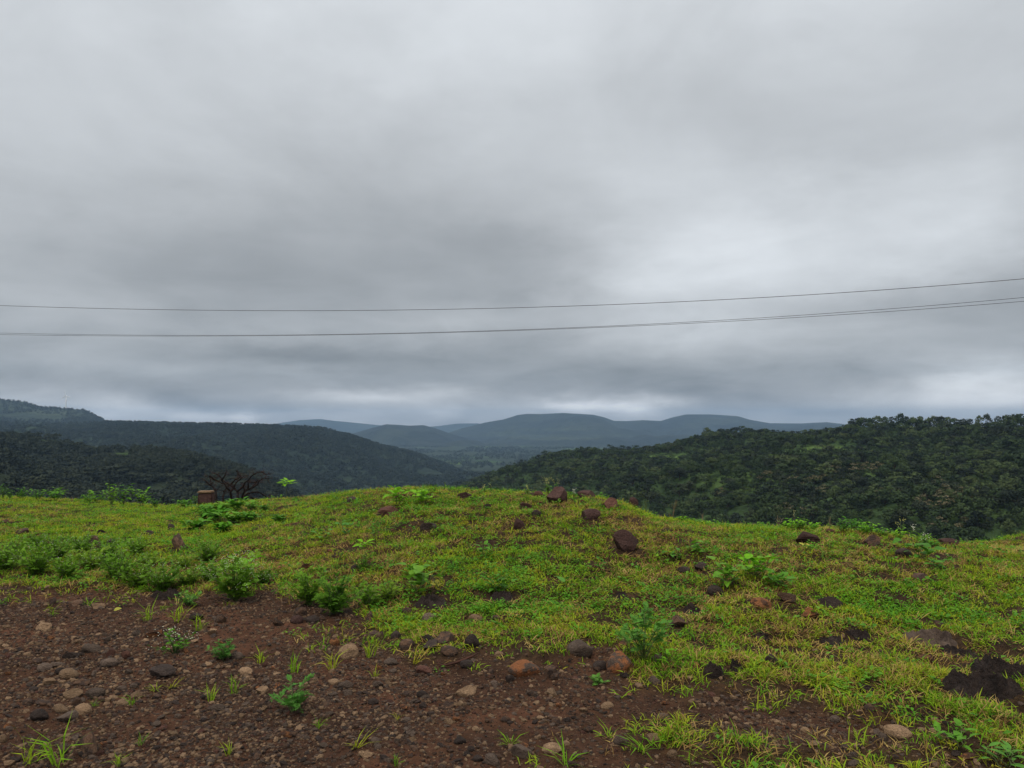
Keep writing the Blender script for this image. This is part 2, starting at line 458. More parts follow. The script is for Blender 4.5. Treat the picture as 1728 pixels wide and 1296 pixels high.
hillA = Hill([(560, 905, 780), (700, 858, 760), (770, 828, 720), (850, 794, 690), (930, 772, 660), (1000, 766, 640), (1090, 764, 630), (1150, 750, 620), (1215, 734, 600),
              (1290, 732, 580), (1350, 733, 560), (1410, 732, 530), (1440, 728, 510), (1500, 724, 490), (1550, 722, 480), (1580, 726, 470), (1640, 727, 450), (1728, 727, 420), (2200, 700, 360)],
             [(560, 940, 460), (770, 930, 380), (900, 935, 300), (1100, 955, 220), (1400, 975, 175), (1728, 985, 165), (2200, 990, 165)], 13, 70, 101, 0.94, 0.5, 0.06)
CLEAR_A = blobs_mask([(1425, 762, 90, 9, 0.9), (1350, 768, 60, 8, 0.7), (1350, 733, 75, 5, 1.0), (1235, 735, 30, 6, 0.5), (1060, 763, 35, 4, 1.0), (1115, 772, 45, 7, 0.7),
                      (1600, 740, 60, 6, 0.5), (1480, 800, 50, 8, 0.4), (1230, 850, 60, 10, 0.5), (1240, 810, 70, 12, 0.6), (1655, 795, 45, 9, 0.6), (1560, 860, 90, 10, 0.6), (1660, 870, 80, 8, 0.5),
                      (1290, 820, 60, 10, 0.5), (1180, 800, 40, 8, 0.4), (1440, 840, 60, 8, 0.4), (1010, 772, 20, 4, 0.7)], 40, 55)
hillA.build(540, 2150, 520, 260, HG["near"], "scrubby green slope of the nearer hill opposite, rising to a tree-lined top", CLEAR_A)
hillB = Hill([(-600, 715, 700), (-200, 726, 690), (0, 739, 680), (80, 742, 670), (150, 750, 660), (250, 760, 640), (350, 779, 620), (420, 803, 600), (480, 832, 580), (560, 880, 560), (640, 930, 540)],
             [(-600, 920, 250), (0, 915, 270), (300, 925, 300), (640, 960, 330)], 26, 110, 131, 0.95, 0.6, 0.08)
CLEAR_B = blobs_mask([(205, 773, 24, 7, 0.9), (85, 745, 18, 4, 0.5), (370, 815, 40, 5, 0.3), (70, 815, 30, 5, 0.3)], 40, 57)
hillB.build(-560, 640, 330, 200, HG["left"], "dark brownish wooded spur below the long ridge", CLEAR_B)
hillC = Hill([(-700, 714, 2200), (0, 713, 2000), (180, 714, 1900), (330, 718, 1850), (440, 720, 1800), (540, 723, 1780), (590, 736, 1800), (640, 754, 1850), (700, 767, 1900), (750, 786, 1920), (800, 806, 1900), (880, 830, 1880)],
             [(-700, 845, 900), (400, 850, 920), (700, 860, 960), (880, 880, 1000)], 52, 260, 151, 1.0, 0.6, 0.04)
hillC.build(-650, 860, 460, 200, HG["mid"], "long dark wooded ridge with a level tree-fringed crest")
hillD = Hill([(-800, 655, 3300), (-300, 664, 3200), (0, 674, 3000), (40, 678, 3000), (75, 687, 3000), (110, 690, 3000), (140, 691, 3000), (152, 696, 3000), (166, 704, 3000), (182, 711, 3000), (230, 716, 2950), (320, 724, 2900), (420, 735, 2900)],
             [(-800, 735, 2150), (420, 745, 2250)], 22, 320, 171, 0.8, 0.7, 0.03)
CLEAR_D = blobs_mask([(20, 684, 60, 9, 0.4), (100, 696, 50, 5, 0.6), (150, 700, 16, 5, 0.4), (60, 708, 70, 4, 0.3)], 160, 59)
hillD.build(-780, 420, 420, 140, HG["mesa"], "flat-topped grassy tableland carrying the wind turbine", CLEAR_D)
hillF1 = Hill([(680, 745, 6000), (740, 735, 6000), (780, 722, 6000), (820, 712, 6000), (850, 707, 6000), (875, 699, 6000), (890, 697.5, 6000), (915, 698, 6000), (950, 696, 6000), (1000, 699, 6050), (1018, 703, 6100), (1036, 709.5, 6100), (1060, 710, 6150), (1085, 708.5, 6200),
               (1115, 710, 6250), (1135, 704, 6300), (1158, 699, 6300), (1200, 699, 6300), (1245, 702, 6300), (1265, 708, 6300), (1300, 714, 6300), (1350, 714.5, 6300), (1395, 712, 6300), (1430, 716, 6300), (1600, 724, 6300), (2400, 735, 6300)],
              [(680, 756, 4100), (1000, 756, 4000), (2400, 756, 4000)], 120, 620, 191, 0.8, 0.5, 0.02, 0.45)
CLEAR_F = blobs_mask([(930, 725, 60, 2.5, 0.8), (880, 735, 80, 2, 0.6), (960, 740, 70, 2.5, 0.8), (1040, 735, 50, 2, 0.5), (850, 730, 25, 1.6, 0.7)], 500, 61)
hillF1.build(680, 2300, 620, 140, HG["far"], "broad blue-grey flat-topped mountain beyond the valley", CLEAR_F)
hillF2 = Hill([(480, 760, 5000), (560, 738, 5000), (600, 730, 5000), (630, 721, 5000), (652, 715.5, 5000), (690, 718, 5000), (715, 717, 5000), (735, 722, 5000), (760, 731, 5000), (800, 742, 5000), (850, 756, 5000)],
              [(480, 764, 3900), (850, 764, 3900)], 70, 420, 201, 0.8, 0.6, 0.03, 0.4)
hillF2.build(490, 845, 240, 100, HG["far"], "low rounded wooded hills at the head of the valley")
hillF3 = Hill([(380, 735, 9000), (430, 722, 9000), (470, 714, 9000), (505, 709, 9000), (540, 707, 9000), (565, 710, 9000), (600, 713, 9000), (640, 717, 9000), (690, 722, 9000), (740, 718.5, 9000), (770, 714.5, 9000), (805, 714, 9000), (850, 722, 9000), (900, 740, 9000)],
              [(380, 745, 7000), (900, 745, 7000)], 110, 800, 211, 0.8, 0.6, 0.03, 0.4)
hillF3.build(385, 895, 280, 90, HG["far"], "faint misty mountains along the far horizon")

# valley floor
m, t = new_mat("valley_fields")
P = wpos(t)
vor = t.n("ShaderNodeTexVoronoi", {"Vector": t.n("ShaderNodeVectorMath", {0: P, 1: (1, 0.55, 0)}, operation="MULTIPLY").outputs[0], "Scale": 0.011})
sc = t.n("ShaderNodeSeparateColor", {0: vor.outputs["Color"]})
fields = t.m("MULTIPLY", t.rng(sc.outputs[0], 0.72, 0.78, 0, 1), t.rng(t.noise(P, 0.0016, 3), 0.45, 0.55, 0, 1))
c = t.mix(fields, t.ramp(t.noise(P, 0.02, 6, 0.65), [(0.3, (0.014, 0.022, 0.015)), (0.7, (0.036, 0.050, 0.024))]), t.mix(sc.outputs[1], (0.04, 0.085, 0.022), (0.085, 0.14, 0.04)))
finish(t, c, 0.95, 0.05)
vx, vy = np.meshgrid(np.linspace(-12500, 12500, 120), np.linspace(-2500, 13000, 100))
vme = np_mesh("valley", np.stack([vx, vy, VALLEY + 4 * fbm(vx, vy, 900, 3, 301)], -1).reshape(-1, 3), [grid_faces(100, 120)], [m], None, True)
tag(obj("valley", vme), "flat valley floor patched with small green fields", "valley", kind="structure")

# ------------------------------------------------------------------ haze
hz = Acc()
x0, x1, y0, y1, z0, z1 = -13000, 13000, -3000, 13500, VALLEY - 5, 235
hz.add([(x0, y0, z0), (x1, y0, z0), (x1, y1, z0), (x0, y1, z0), (x0, y0, z1), (x1, y0, z1), (x1, y1, z1), (x0, y1, z1)],
       [(0, 3, 2, 1), (4, 5, 6, 7), (0, 1, 5, 4), (1, 2, 6, 5), (2, 3, 7, 6), (3, 0, 4, 7)])
m = bpy.data.materials.new("haze"); m.use_nodes = True
t = NT(m.node_tree)
pv = t.n("ShaderNodeVolumePrincipled", {"Color": (0.45, 0.69, 1.0), "Density": 0.000090, "Anisotropy": 0.15})
o = t.n("ShaderNodeOutputMaterial"); t.set(o.inputs[1], pv.outputs[0])
tag(obj("haze", hz.mesh("haze", [m])), "thin blue-grey haze filling the valley air", "haze", kind="stuff")

# ------------------------------------------------------------------ sky and light
SUN_EL, SUN_AZ = 58.0, 205.0           # azimuth clockwise from +Y: behind the camera, a little to the left
w = bpy.data.worlds.new("World"); scene.world = w; w.use_nodes = True
t = NT(w.node_tree)
SKYGAIN = 10.0
sky = t.n("ShaderNodeTexSky", sky_type="NISHITA", sun_disc=False, sun_elevation=R(SUN_EL), sun_rotation=R(SUN_AZ))
D = t.n("ShaderNodeTexCoord").outputs["Generated"]
sx = t.n("ShaderNodeSeparateXYZ", {0: D})
X, Y, Z = sx.outputs
hyp = t.m("SQRT", t.m("ADD", t.m("MULTIPLY", X, X), t.m("MULTIPLY", Y, Y)))
az = t.m("ARCTAN2", X, Y)
el = t.m("ARCTAN2", Z, hyp)
wv = t.n("ShaderNodeCombineXYZ", {0: t.m("MULTIPLY", az, 5.0), 1: t.m("MULTIPLY", el, 11.0), 2: 0.0}).outputs[0]
wn = t.n("ShaderNodeTexNoise", {"Vector": wv, "Scale": 1.6, "Detail": 6.0, "Roughness": 0.62})
wc = t.n("ShaderNodeSeparateColor", {0: wn.outputs["Color"]})
azw = t.m("ADD", az, t.m("MULTIPLY", t.m("SUBTRACT", wc.outputs[0], 0.5), 0.16))
elw = t.m("ADD", el, t.m("MULTIPLY", t.m("SUBTRACT", wc.outputs[1], 0.5), t.m("ADD", 0.03, t.m("MULTIPLY", el, 0.22))))
def angles(px, py):
    s, k = ray(px, py)
    return math.atan(s), math.atan(k / math.hypot(1, s))
base = [(-2000, 1.0)]
e_ = lambda py: max(0.0, angles(864, py)[1]) / (math.pi / 2)
val = t.ramp(t.m("DIVIDE", elw, math.pi / 2), [(0.0, 0.32), (e_(690), 0.31), (e_(655), 0.245), (e_(610), 0.225), (e_(560), 0.285), (e_(470), 0.315), (e_(380), 0.345), (e_(250), 0.375), (e_(120), 0.40), (e_(0), 0.43), (0.5, 0.62), (1.0, 0.98)])
BL = [(1330, 400, 260, 130, .13), (1160, 500, 190, 90, .08), (1520, 400, 230, 80, .05), (1180, 320, 220, 90, .03), (430, 440, 330, 100, -.085), (850, 430, 200, 70, -.075), (880, 490, 120, 24, -.03), (1620, 510, 170, 45, -.085), (1420, 590, 240, 30, .05),
      (860, 640, 330, 26, -.022), (1180, 650, 230, 26, -.024), (520, 605, 260, 16, -.04), (150, 600, 170, 24, .035), (200, 695, 55, 15, .11), (345, 700, 70, 12, .15), (420, 700, 30, 14, .17), (60, 665, 90, 22, .02),
      (640, 668, 130, 11, .09), (560, 702, 110, 12, .07), (760, 695, 70, 14, .07), (960, 684, 75, 12, .17), (1085, 690, 60, 14, .16), (1690, 650, 110, 34, .11), (1560, 680, 140, 20, .05), (1330, 690, 110, 26, -.03),
      (60, 250, 260, 170, .035), (650, 60, 420, 120, .035), (1150, 150, 300, 120, -.02), (1450, 240, 260, 110, -.05), (680, 310, 300, 110, -.045), (1560, 440, 90, 60, .03), (300, 560, 300, 30, .02), (700, 545, 260, 26, .03), (1640, 330, 120, 90, .05)]
for px, py, rx, ry, am in BL:
    if py > 640: am *= 2.6 if am > 0 else 1.6
    a0, e0 = angles(px, py)
    da = t.m("DIVIDE", t.m("SUBTRACT", azw, a0), rx / FPX)
    de = t.m("DIVIDE", t.m("SUBTRACT", elw, e0), ry / FPX)
    gss = t.m("EXPONENT", t.m("MULTIPLY", t.m("ADD", t.m("MULTIPLY", da, da), t.m("MULTIPLY", de, de)), -1.0))
    val = t.m("ADD", val, t.m("MULTIPLY", gss, am * 0.9))
# soft rolling cloud texture: broad overhead, in thin bands low down
low = t.m("EXPONENT", t.m("MULTIPLY", t.m("MAXIMUM", el, 0.0), -9.0))
cn = t.noise(t.n("ShaderNodeCombineXYZ", {0: t.m("MULTIPLY", az, 4.2), 1: t.m("MULTIPLY", el, 6.5), 2: 1.7}).outputs[0], 1.0, 6, 0.5, 0.4)
cn2 = t.noise(t.n("ShaderNodeCombineXYZ", {0: t.m("MULTIPLY", az, 6.5), 1: t.m("MULTIPLY", el, 24.0), 2: 3.0}).outputs[0], 1.0, 7, 0.54, 0.35)
tex = t.m("ADD", t.m("MULTIPLY", t.m("SUBTRACT", cn, 0.5), 0.42), t.m("MULTIPLY", t.m("MULTIPLY", t.m("SUBTRACT", cn2, 0.5), 2.0), low))
cn3 = t.noise(t.n("ShaderNodeCombineXYZ", {0: t.m("MULTIPLY", az, 13.0), 1: t.m("MULTIPLY", el, 24.0), 2: 9.0}).outputs[0], 1.0, 8, 0.6, 1.2)
tex = t.m("ADD", tex, t.m("MULTIPLY", t.m("SUBTRACT", cn3, 0.5), 0.05))
val = t.m("MULTIPLY", val, t.m("ADD", 1.0, tex))
val = t.m("MULTIPLY", val, 1.62)
val = t.m("MAXIMUM", val, 0.02)
cloud = t.mix(t.rng(val, 0.15, 0.5, 0, 1), (0.92, 0.985, 1.045), (0.94, 0.987, 1.03))
cloud = t.mix(t.rng(el, 0.0, 0.06, 1, 0), cloud, (1.04, 0.99, 0.95))
cloud = t.mix(t.rng(el, 0.6, 1.2, 0, 1), cloud, (1.05, 1.0, 0.92))
cloud = t.n("ShaderNodeVectorMath", {0: cloud, 3: t.m("MULTIPLY", val, SKYGAIN)}, operation="SCALE").outputs[0]
final = t.mix(0.97, sky.outputs[0], cloud)
bg = t.n("ShaderNodeBackground", {0: final, 1: 1.0 / SKYGAIN})
o = t.n("ShaderNodeOutputWorld"); t.set(o.inputs[0], bg.outputs[0])

sun = bpy.data.lights.new("sun", "SUN"); sun.energy = 1.5; sun.angle = R(14); sun.color = (1.0, 0.94, 0.84)
so = bpy.data.objects.new("sun", sun); COL.objects.link(so)
sd = Vector((math.sin(R(SUN_AZ)) * math.cos(R(SUN_EL)), math.cos(R(SUN_AZ)) * math.cos(R(SUN_EL)), math.sin(R(SUN_EL))))
so.rotation_euler = (-sd).to_track_quat("-Z", "Y").to_euler()
scene.view_settings.view_transform = "Standard"
scene.view_settings.look = "None"
scene.view_settings.exposure = 0.0
scene.view_settings.gamma = 1.0
scene.render.filter_size = 1.2

# ------------------------------------------------------------------ scatter helper (one object, instances of small meshes)
def scatter(name, pts, rots, scl, idx, sources, label, cat):
    me = np_mesh(name, pts, [], (), attrs={"rot": rots, "scl": scl, "pick": idx})
    o = tag(obj(name, me), label, cat, kind="stuff")
    c = bpy.data.collections.new(name + "_kinds")
    for i, sm in enumerate(sources):
        so_ = bpy.data.objects.new("%s_kind_%02d" % (name, i), sm); c.objects.link(so_)
    ng = bpy.data.node_groups.new(name + "_scatter", "GeometryNodeTree")
    ng.interface.new_socket("Geometry", in_out="INPUT", socket_type="NodeSocketGeometry")
    ng.interface.new_socket("Geometry", in_out="OUTPUT", socket_type="NodeSocketGeometry")
    t = NT(ng)
    gi, go = t.n("NodeGroupInput"), t.n("NodeGroupOutput")
    ci = t.n("GeometryNodeCollectionInfo", {"Collection": c, "Separate Children": True, "Reset Children": True}) if False else t.n("GeometryNodeCollectionInfo")
    ci.inputs["Collection"].default_value = c
    ci.inputs["Separate Children"].default_value = True
    ci.inputs["Reset Children"].default_value = True
    na = lambda nm, dt: t.n("GeometryNodeInputNamedAttribute", {"Name": nm}, data_type=dt).outputs[0]
    er = t.n("FunctionNodeEulerToRotation", {0: na("rot", "FLOAT_VECTOR")})
    fi = t.n("FunctionNodeFloatToInt", {0: na("pick", "FLOAT")})
    ip = t.n("GeometryNodeInstanceOnPoints")
    t.set(ip.inputs["Points"], gi.outputs[0]); t.set(ip.inputs["Instance"], ci.outputs[0])
    ip.inputs["Pick Instance"].default_value = True
    t.set(ip.inputs["Instance Index"], fi.outputs[0])
    t.set(ip.inputs["Rotation"], er.outputs[0]); t.set(ip.inputs["Scale"], na("scl", "FLOAT_VECTOR"))
    t.set(go.inputs[0], ip.outputs[0])
    o.modifiers.new("scatter", "NODES").node_group = ng
    return o

# ------------------------------------------------------------------ trees
def tree_parts(seed, h=6.5, wide=1.0, nq=300, q=0.42, flower=False, base=0.2, leafmat="crown"):
    """(trunk mesh, crown mesh, blossom mesh or None): tapered trunk with limbs, crown of leaf clumps in uneven lobes"""
    rg = np.random.default_rng(seed)
    tr, cr, bl = Acc(), Acc(), Acc()
    th = h * base
    bend = rg.normal(0, 0.12, 2) * h * 0.3
    tp = np.array([(bend[0] * u * u, bend[1] * u * u, u * h * 0.7) for u in np.linspace(-0.05, 1, 6)])
    tr.tube(tp, np.linspace(0.16, 0.04, 6) * h / 6.5, 6)
    lobes = []
    nl = rg.integers(6, 10)
    for i in range(nl):
        a = i * 2.4 + rg.uniform(-0.5, 0.5)
        rr = h * 0.33 * wide * math.sqrt(rg.uniform(0.08, 1.0))
        zz = h * rg.uniform(base + 0.06, 0.80) - rr * 0.10
        c = np.array([math.cos(a) * rr, math.sin(a) * rr, zz]) + np.array([bend[0], bend[1], 0]) * 0.7
        lobes.append((c, h * rg.uniform(0.16, 0.25) * (0.8 + 0.2 * wide)))
        st = tp[rg.integers(2, 4)]
        mid = (st + c) / 2 + np.array([0, 0, -0.03 * h])
        tr.tube(np.array([st, mid, c]), np.array([0.06, 0.04, 0.015]) * h / 6.5, 4)
    lobes.append((np.array([bend[0], bend[1], h * 0.82]), h * 0.17))
    NL = []
    per = max(6, nq // len(lobes))
    for c, r in lobes:
        n = int(per * rg.uniform(0.7, 1.3))
        d = rg.normal(size=(n, 3)); d /= np.linalg.norm(d, axis=1)[:, None]
        d[:, 2] = np.where(d[:, 2] < -0.3, -d[:, 2], d[:, 2])
        pos = c + d * (r * rg.uniform(0.55, 1.12, n))[:, None] * np.array([1.08, 1.08, 1.0])
        nrm = d + rg.normal(0, 0.55, (n, 3)); nrm /= np.linalg.norm(nrm, axis=1)[:, None]
        A = np.cross(nrm, rg.normal(size=(n, 3))); A /= np.linalg.norm(A, axis=1)[:, None]
        B = np.cross(nrm, A)
        s = q * rg.uniform(0.55, 1.25, n)[:, None] * h / 6.5
        v = np.stack([pos + A * s, pos + B * s * 0.7 + nrm * s * 0.15, pos - A * s * 0.9, pos - B * s * 0.7 - nrm * 0.1 * s], 1).reshape(-1, 3)
        cr.add(v, np.arange(len(v)).reshape(-1, 4))
        ln = d + rg.normal(0, 0.22, (n, 3)) + np.array([0, 0, 0.15]); ln /= np.linalg.norm(ln, axis=1)[:, None]
        NL.append(np.repeat(ln, 4, axis=0))
        if flower:
            up = d[:, 2] > 0.45
            k = np.where(up)[0]
            p2 = pos[k] + d[k] * 0.25 * s[k] + np.array([0, 0, 0.12])
            s2 = s[k] * 0.8
            v = np.stack([p2 + A[k] * s2, p2 + B[k] * s2, p2 - A[k] * s2, p2 - B[k] * s2], 1).reshape(-1, 3)
            bl.add(v, np.arange(len(v)).reshape(-1, 4))
    lm = M[leafmat]
    cme = cr.mesh("crown", [lm])
    at = cme.attributes.new("lobe_normal", "FLOAT_VECTOR", "POINT"); at.data.foreach_set("vector", np.concatenate(NL).astype(np.float32).ravel())
    return tr.mesh("trunk", [M["bark"]]), cme, (bl.mesh("blossom", [M["blossom"]]) if flower else None)

def joined_tree(seed, nq, q, leafmat, **k):
    tr, cr, _ = tree_parts(seed, nq=nq, q=q, leafmat=leafmat, **k)
    nv = len(tr.vertices)
    def arr(me):
        v = np.zeros(len(me.vertices) * 3, np.float32); me.vertices.foreach_get("co", v)
        return v.reshape(-1, 3)
    fs = [[p for p in me.polygons] for me in (tr, cr)]
    q4, t3, m4, m3 = [], [], [], []
    for mi, (me, off) in enumerate(((tr, 0), (cr, nv))):
        for p in me.polygons:
            vs = [i + off for i in p.vertices]
            (q4 if len(vs) == 4 else t3).append(vs); (m4 if len(vs) == 4 else m3).append(mi)
    me = np_mesh("tree", np.concatenate([arr(tr), arr(cr)]), [np.array(q4)] + ([np.array(t3)] if t3 else []), [M["bark"], M[leafmat]], m4 + m3)
    ln = np.zeros(len(cr.vertices) * 3, np.float32); cr.attributes["lobe_normal"].data.foreach_get("vector", ln)
    at = me.attributes.new("lobe_normal", "FLOAT_VECTOR", "POINT")
    at.data.foreach_set("vector", np.concatenate([np.tile(np.array([0, 0, 1], np.float32), nv), ln]))
    bpy.data.meshes.remove(tr); bpy.data.meshes.remove(cr)
    return me

protos = [tree_parts(500 + i, h=6.5, wide=[0.9, 1.25, 1.05, 1.4, 0.8, 1.15, 1.3, 1.0][i], nq=620, q=0.33, leafmat=["crown", "crown_dark", "crown"][i % 3]) for i in range(8)]
fl_protos = [tree_parts(540 + i, h=6.5, wide=1.35, nq=560, q=0.34, flower=True) for i in range(3)]
FIRST = {}
def plant_tree(kind, loc, rz, sc, label, group):
    key = kind
    lst, i = (protos, kind) if kind >= 0 else (fl_protos, -kind - 1)
    if key not in FIRST:
        r0 = empty("tree", loc, rz); r0.scale = sc
        tr, cr, bl = lst[i]
        obj("trunk", tr, r0); c = obj("crown", cr, r0)
        if bl: obj("blossom", bl, r0)
        FIRST[key] = r0
    else:
        r0 = copy_thing(FIRST[key], loc, rz, sc)
    tag(r0, label, "tree", group)
    return r0

# trees along the skyline of the nearer hill: photo column, row of the top, height in photo pixels
rt = random.Random(5)
ridge = []
for px, top, hh in [(1425, 722, 13), (1417, 724, 9), (1437, 716, 20), (1447, 711, 24), (1458, 712, 24), (1470, 714, 22), (1482, 712, 24), (1494, 713, 22), (1506, 712, 22), (1519, 706, 28), (1530, 712, 22), (1541, 712, 21), (1551, 711, 22),
                    (1576, 711, 26), (1588, 711, 26), (1600, 712, 24), (1613, 711, 23), (1625, 711, 22), (1637, 712, 22), (1684, 710, 26), (1697, 707, 28), (1711, 706, 28), (1724, 703, 30), (1740, 702, 30), (1758, 700, 30)]:
    ridge.append((px, top, hh))
LINE = "leafy tree in the dense dark row along the hill's skyline"
for px, top, hh in ridge:
    x, y, z = map(float, hillA.at(px, 0.985))
    h = 1.0 * hh / FPX * y
    z -= 0.3
    plant_tree(rt.randrange(8), (x, y, z), rt.uniform(0, 6), (h / 6.5 * rt.uniform(0.95, 1.2),) * 2 + (h / 6.5,), LINE, "trees in the row along the hilltop")
for px, hh, label in [(1563, 16, "small thin tree standing alone in the gap of the hilltop row"), (1653, 27, "round-headed tree rising over the hilltop row, left of the lollipop-shaped one"),
                      (1667, 30, "slim lollipop-shaped tree rising highest above the hilltop row")]:
    x, y, z = map(float, hillA.at(px, 0.98)); h = hh / FPX * y
    plant_tree(4 if hh != 27 else 2, (x, y, z - 0.2), 1.0, (h / 6.5 * 0.6,) * 2 + (h / 6.5,), label, None)
for k in range(30):
    px = 905 + (1295 - 905) * (k + rt.uniform(-0.4, 0.4)) / 30
    x, y, z = map(float, hillA.at(px, rt.uniform(0.95, 1.0))); h = rt.uniform(9, 16) / FPX * y * (1.2 if 1190 < px < 1290 else 1)
    plant_tree(rt.randrange(8), (x, y, z - 0.4), rt.uniform(0, 6), (h / 6.5 * rt.uniform(1.0, 1.4),) * 2 + (h / 6.5,), "small tree along the falling shoulder of the opposite hill", "trees along the hill's falling shoulder")
for px in (1308, 1322, 1333, 1348, 1362, 1374, 1389, 1404):
    x, y, z = map(float, hillA.at(px, 0.995)); h = rt.uniform(4, 7) / FPX * y
    plant_tree(rt.randrange(8), (x, y, z - 0.3), rt.uniform(0, 6), (h / 6.5 * 1.6,) * 2 + (h / 6.5,), "low bushy tree on the bare grassy saddle of the hilltop", "bushes on the grassy saddle")
# cream blossoming trees on the slope
for px, py in [(1462, 786), (1478, 785), (1448, 790), (1405, 793), (1440, 800), (1505, 836), (1488, 840), (1553, 834), (1590, 826), (1592, 836), (1622, 838), (1592, 851), (1555, 852), (1580, 816), (1320, 862), (1362, 866), (1370, 815),
               (1388, 830), (1580, 888), (1622, 887), (1345, 815), (1383, 806), (1290, 805), (1180, 790), (1215, 830)]:
    x, y, z = hillA.pick(px, py + 10)
    s = rt.uniform(0.75, 1.0)
    plant_tree(-1 - rt.randrange(3), (x, y, z - 0.3), rt.uniform(0, 6), (s, s, s * 0.85), "tree with pale cream blossom on its crown, on the wooded slope", "cream blossoming trees on the slope")

# slope woodland: the largest in view as trees, the rest as one forest
def wood_points(h, p0, p1, n, seed, t0=0.0, t1=1.0, clear=None, patch=60, thr=-0.28):
    rg = np.random.default_rng(seed)
    px, tt = rg.uniform(p0, p1, n), rg.uniform(t0, t1, n)
    x, y, z = h.at(px, tt)
    D = np.interp(px, h.r[:, 0], h.r[:, 2])
    keep = rg.uniform(0, 1, n) < np.clip(y / D, 0.05, 1)
    keep &= fbm(x, y, patch, 3, seed + 3) > thr
    if clear is not None: keep &= rg.uniform(0, 1, n) > clear(x, y, z) * 1.05
    return x[keep], y[keep], z[keep]

def thin(x, y, z, dmin):
    """drop points closer than dmin to one already kept (coarse cells)"""
    seen, keep = {}, []
    for i in range(len(x)):
        c = (int(x[i] // dmin), int(y[i] // dmin))
        ok = True
        for a in (-1, 0, 1):
            for b in (-1, 0, 1):
                j = seen.get((c[0] + a, c[1] + b))
                if j is not None and (x[j] - x[i]) ** 2 + (y[j] - y[i]) ** 2 < dmin * dmin: ok = False
        if ok: seen[c] = i; keep.append(i)
    return x[keep], y[keep], z[keep]

ax, ay, az_ = thin(*wood_points(hillA, 700, 1900, 24000, 71, 0.0, 0.985, lambda x, y, z: np.where(CLEAR_A(x, y, z) > 0.6, 0.95, 0.9 * CLEAR_A(x, y, z)), 45, -0.42), 3.9)
sz = RNG.uniform(0.5, 1.1, len(ax)) * np.where(RNG.uniform(size=len(ax)) < 0.25, 0.6, 1.0)
ppx, ppy = project(ax, ay, az_ + 4 * sz)
crow = np.interp(ppx, CREST[:, 0], CREST[:, 1])
vis = (ppx > 5) & (ppx < 1723) & (ppy < crow - 5)
order = np.argsort(np.where(vis, -sz / ay, 1))
single = order[:205]
for i in single:
    s = float(sz[i])
    plant_tree(rt.randrange(8), (float(ax[i]), float(ay[i]), float(az_[i]) - 0.4), rt.uniform(0, 6), (s * rt.uniform(0.95, 1.25),) * 2 + (s * 0.9,), "round-crowned green tree in the woodland covering the opposite hillside", "trees on the opposite hillside")
rest = np.ones(len(ax), bool); rest[single] = False

def forest(name, x, y, z, smin, smax, sources, label, seed, mul=1.0):
    rg = np.random.default_rng(seed); n = len(x)
    s = rg.uniform(smin, smax, n) * mul
    wd = s * rg.uniform(0.9, 1.3, n)
    rot = np.zeros((n, 3)); rot[:, 2] = rg.uniform(0, 6.28, n)
    scatter(name, np.stack([x, y, z - 0.3 * s], -1), rot, np.stack([wd, wd, s * 0.9], -1), rg.integers(0, len(sources), n), sources, label, "forest")

srcA = [joined_tree(600 + i, 330, 0.42, ["crown", "crown_dark", "crown"][i % 3], wide=[1.0, 1.3, 0.9, 1.2, 1.4, 1.1][i]) for i in range(6)]
qx, qy, qz = wood_points(hillA, 700, 1900, 26000, 72, 0.0, 1.0, lambda x, y, z: 0.85 * CLEAR_A(x, y, z), 30, -0.25)
ux, uy, uz = np.concatenate([ax[rest], qx]), np.concatenate([ay[rest], qy]), np.concatenate([az_[rest], qz])
usc = np.concatenate([np.ones(rest.sum()), RNG.uniform(0.18, 0.45, len(qx))])
forest("forest", ux, uy, uz, 0.42, 1.08, srcA, "mixed green woodland and scrub over the rest of the opposite hillside", 81, usc)
srcB = [joined_tree(620 + i, 170, 0.6, "crown_brown", wide=[1.0, 1.3, 1.2, 1.4][i]) for i in range(4)]
bx, by, bz = wood_points(hillB, -300, 620, 12000, 73, 0.0, 1.0, CLEAR_B, 60, -0.34)
forest("forest", bx, by, bz, 0.6, 1.25, srcB, "dull brownish woodland on the near spur below the ridge", 83)
srcC = [joined_tree(640 + i, 60, 1.0, "crown_dark", wide=[1.0, 1.3, 1.2][i]) for i in range(3)]
cx_, cy_, cz_ = wood_points(hillC, -250, 860, 22000, 75, 0.0, 0.99, None, 150, -0.45)
pxr = RNG.uniform(170, 800, 1100)
rx_, ry_, rz_ = hillC.at(pxr, RNG.uniform(0.985, 1.0, 1100))
forest("forest", np.concatenate([cx_, rx_]), np.concatenate([cy_, ry_]), np.concatenate([cz_, rz_]), 0.7, 1.6, srcC, "dark unbroken forest on the long ridge behind the spur", 85)
dx, dy, dz = wood_points(hillD, -200, 400, 9000, 77, 0.0, 0.97, CLEAR_D, 200, -0.2)
pxr = RNG.uniform(76, 122, 26)
rx_, ry_, rz_ = hillD.at(pxr, RNG.uniform(0.96, 1.0, 26))
forest("forest", np.concatenate([dx, rx_]), np.concatenate([dy, ry_]), np.concatenate([dz, rz_]), 0.8, 1.5, srcC, "thin woodland on the flanks of the flat-topped tableland", 87)
n = 9000
vx = RNG.uniform(-1300, 900, n); vy = RNG.uniform(1900, 4300, n)
kp = fbm(vx, vy, 260, 3, 91) > 0.0
forest("forest", vx[kp], vy[kp], np.full(kp.sum(), VALLEY), 0.9, 1.8, srcC, "tiny scattered trees and hedges among the valley fields", 89)

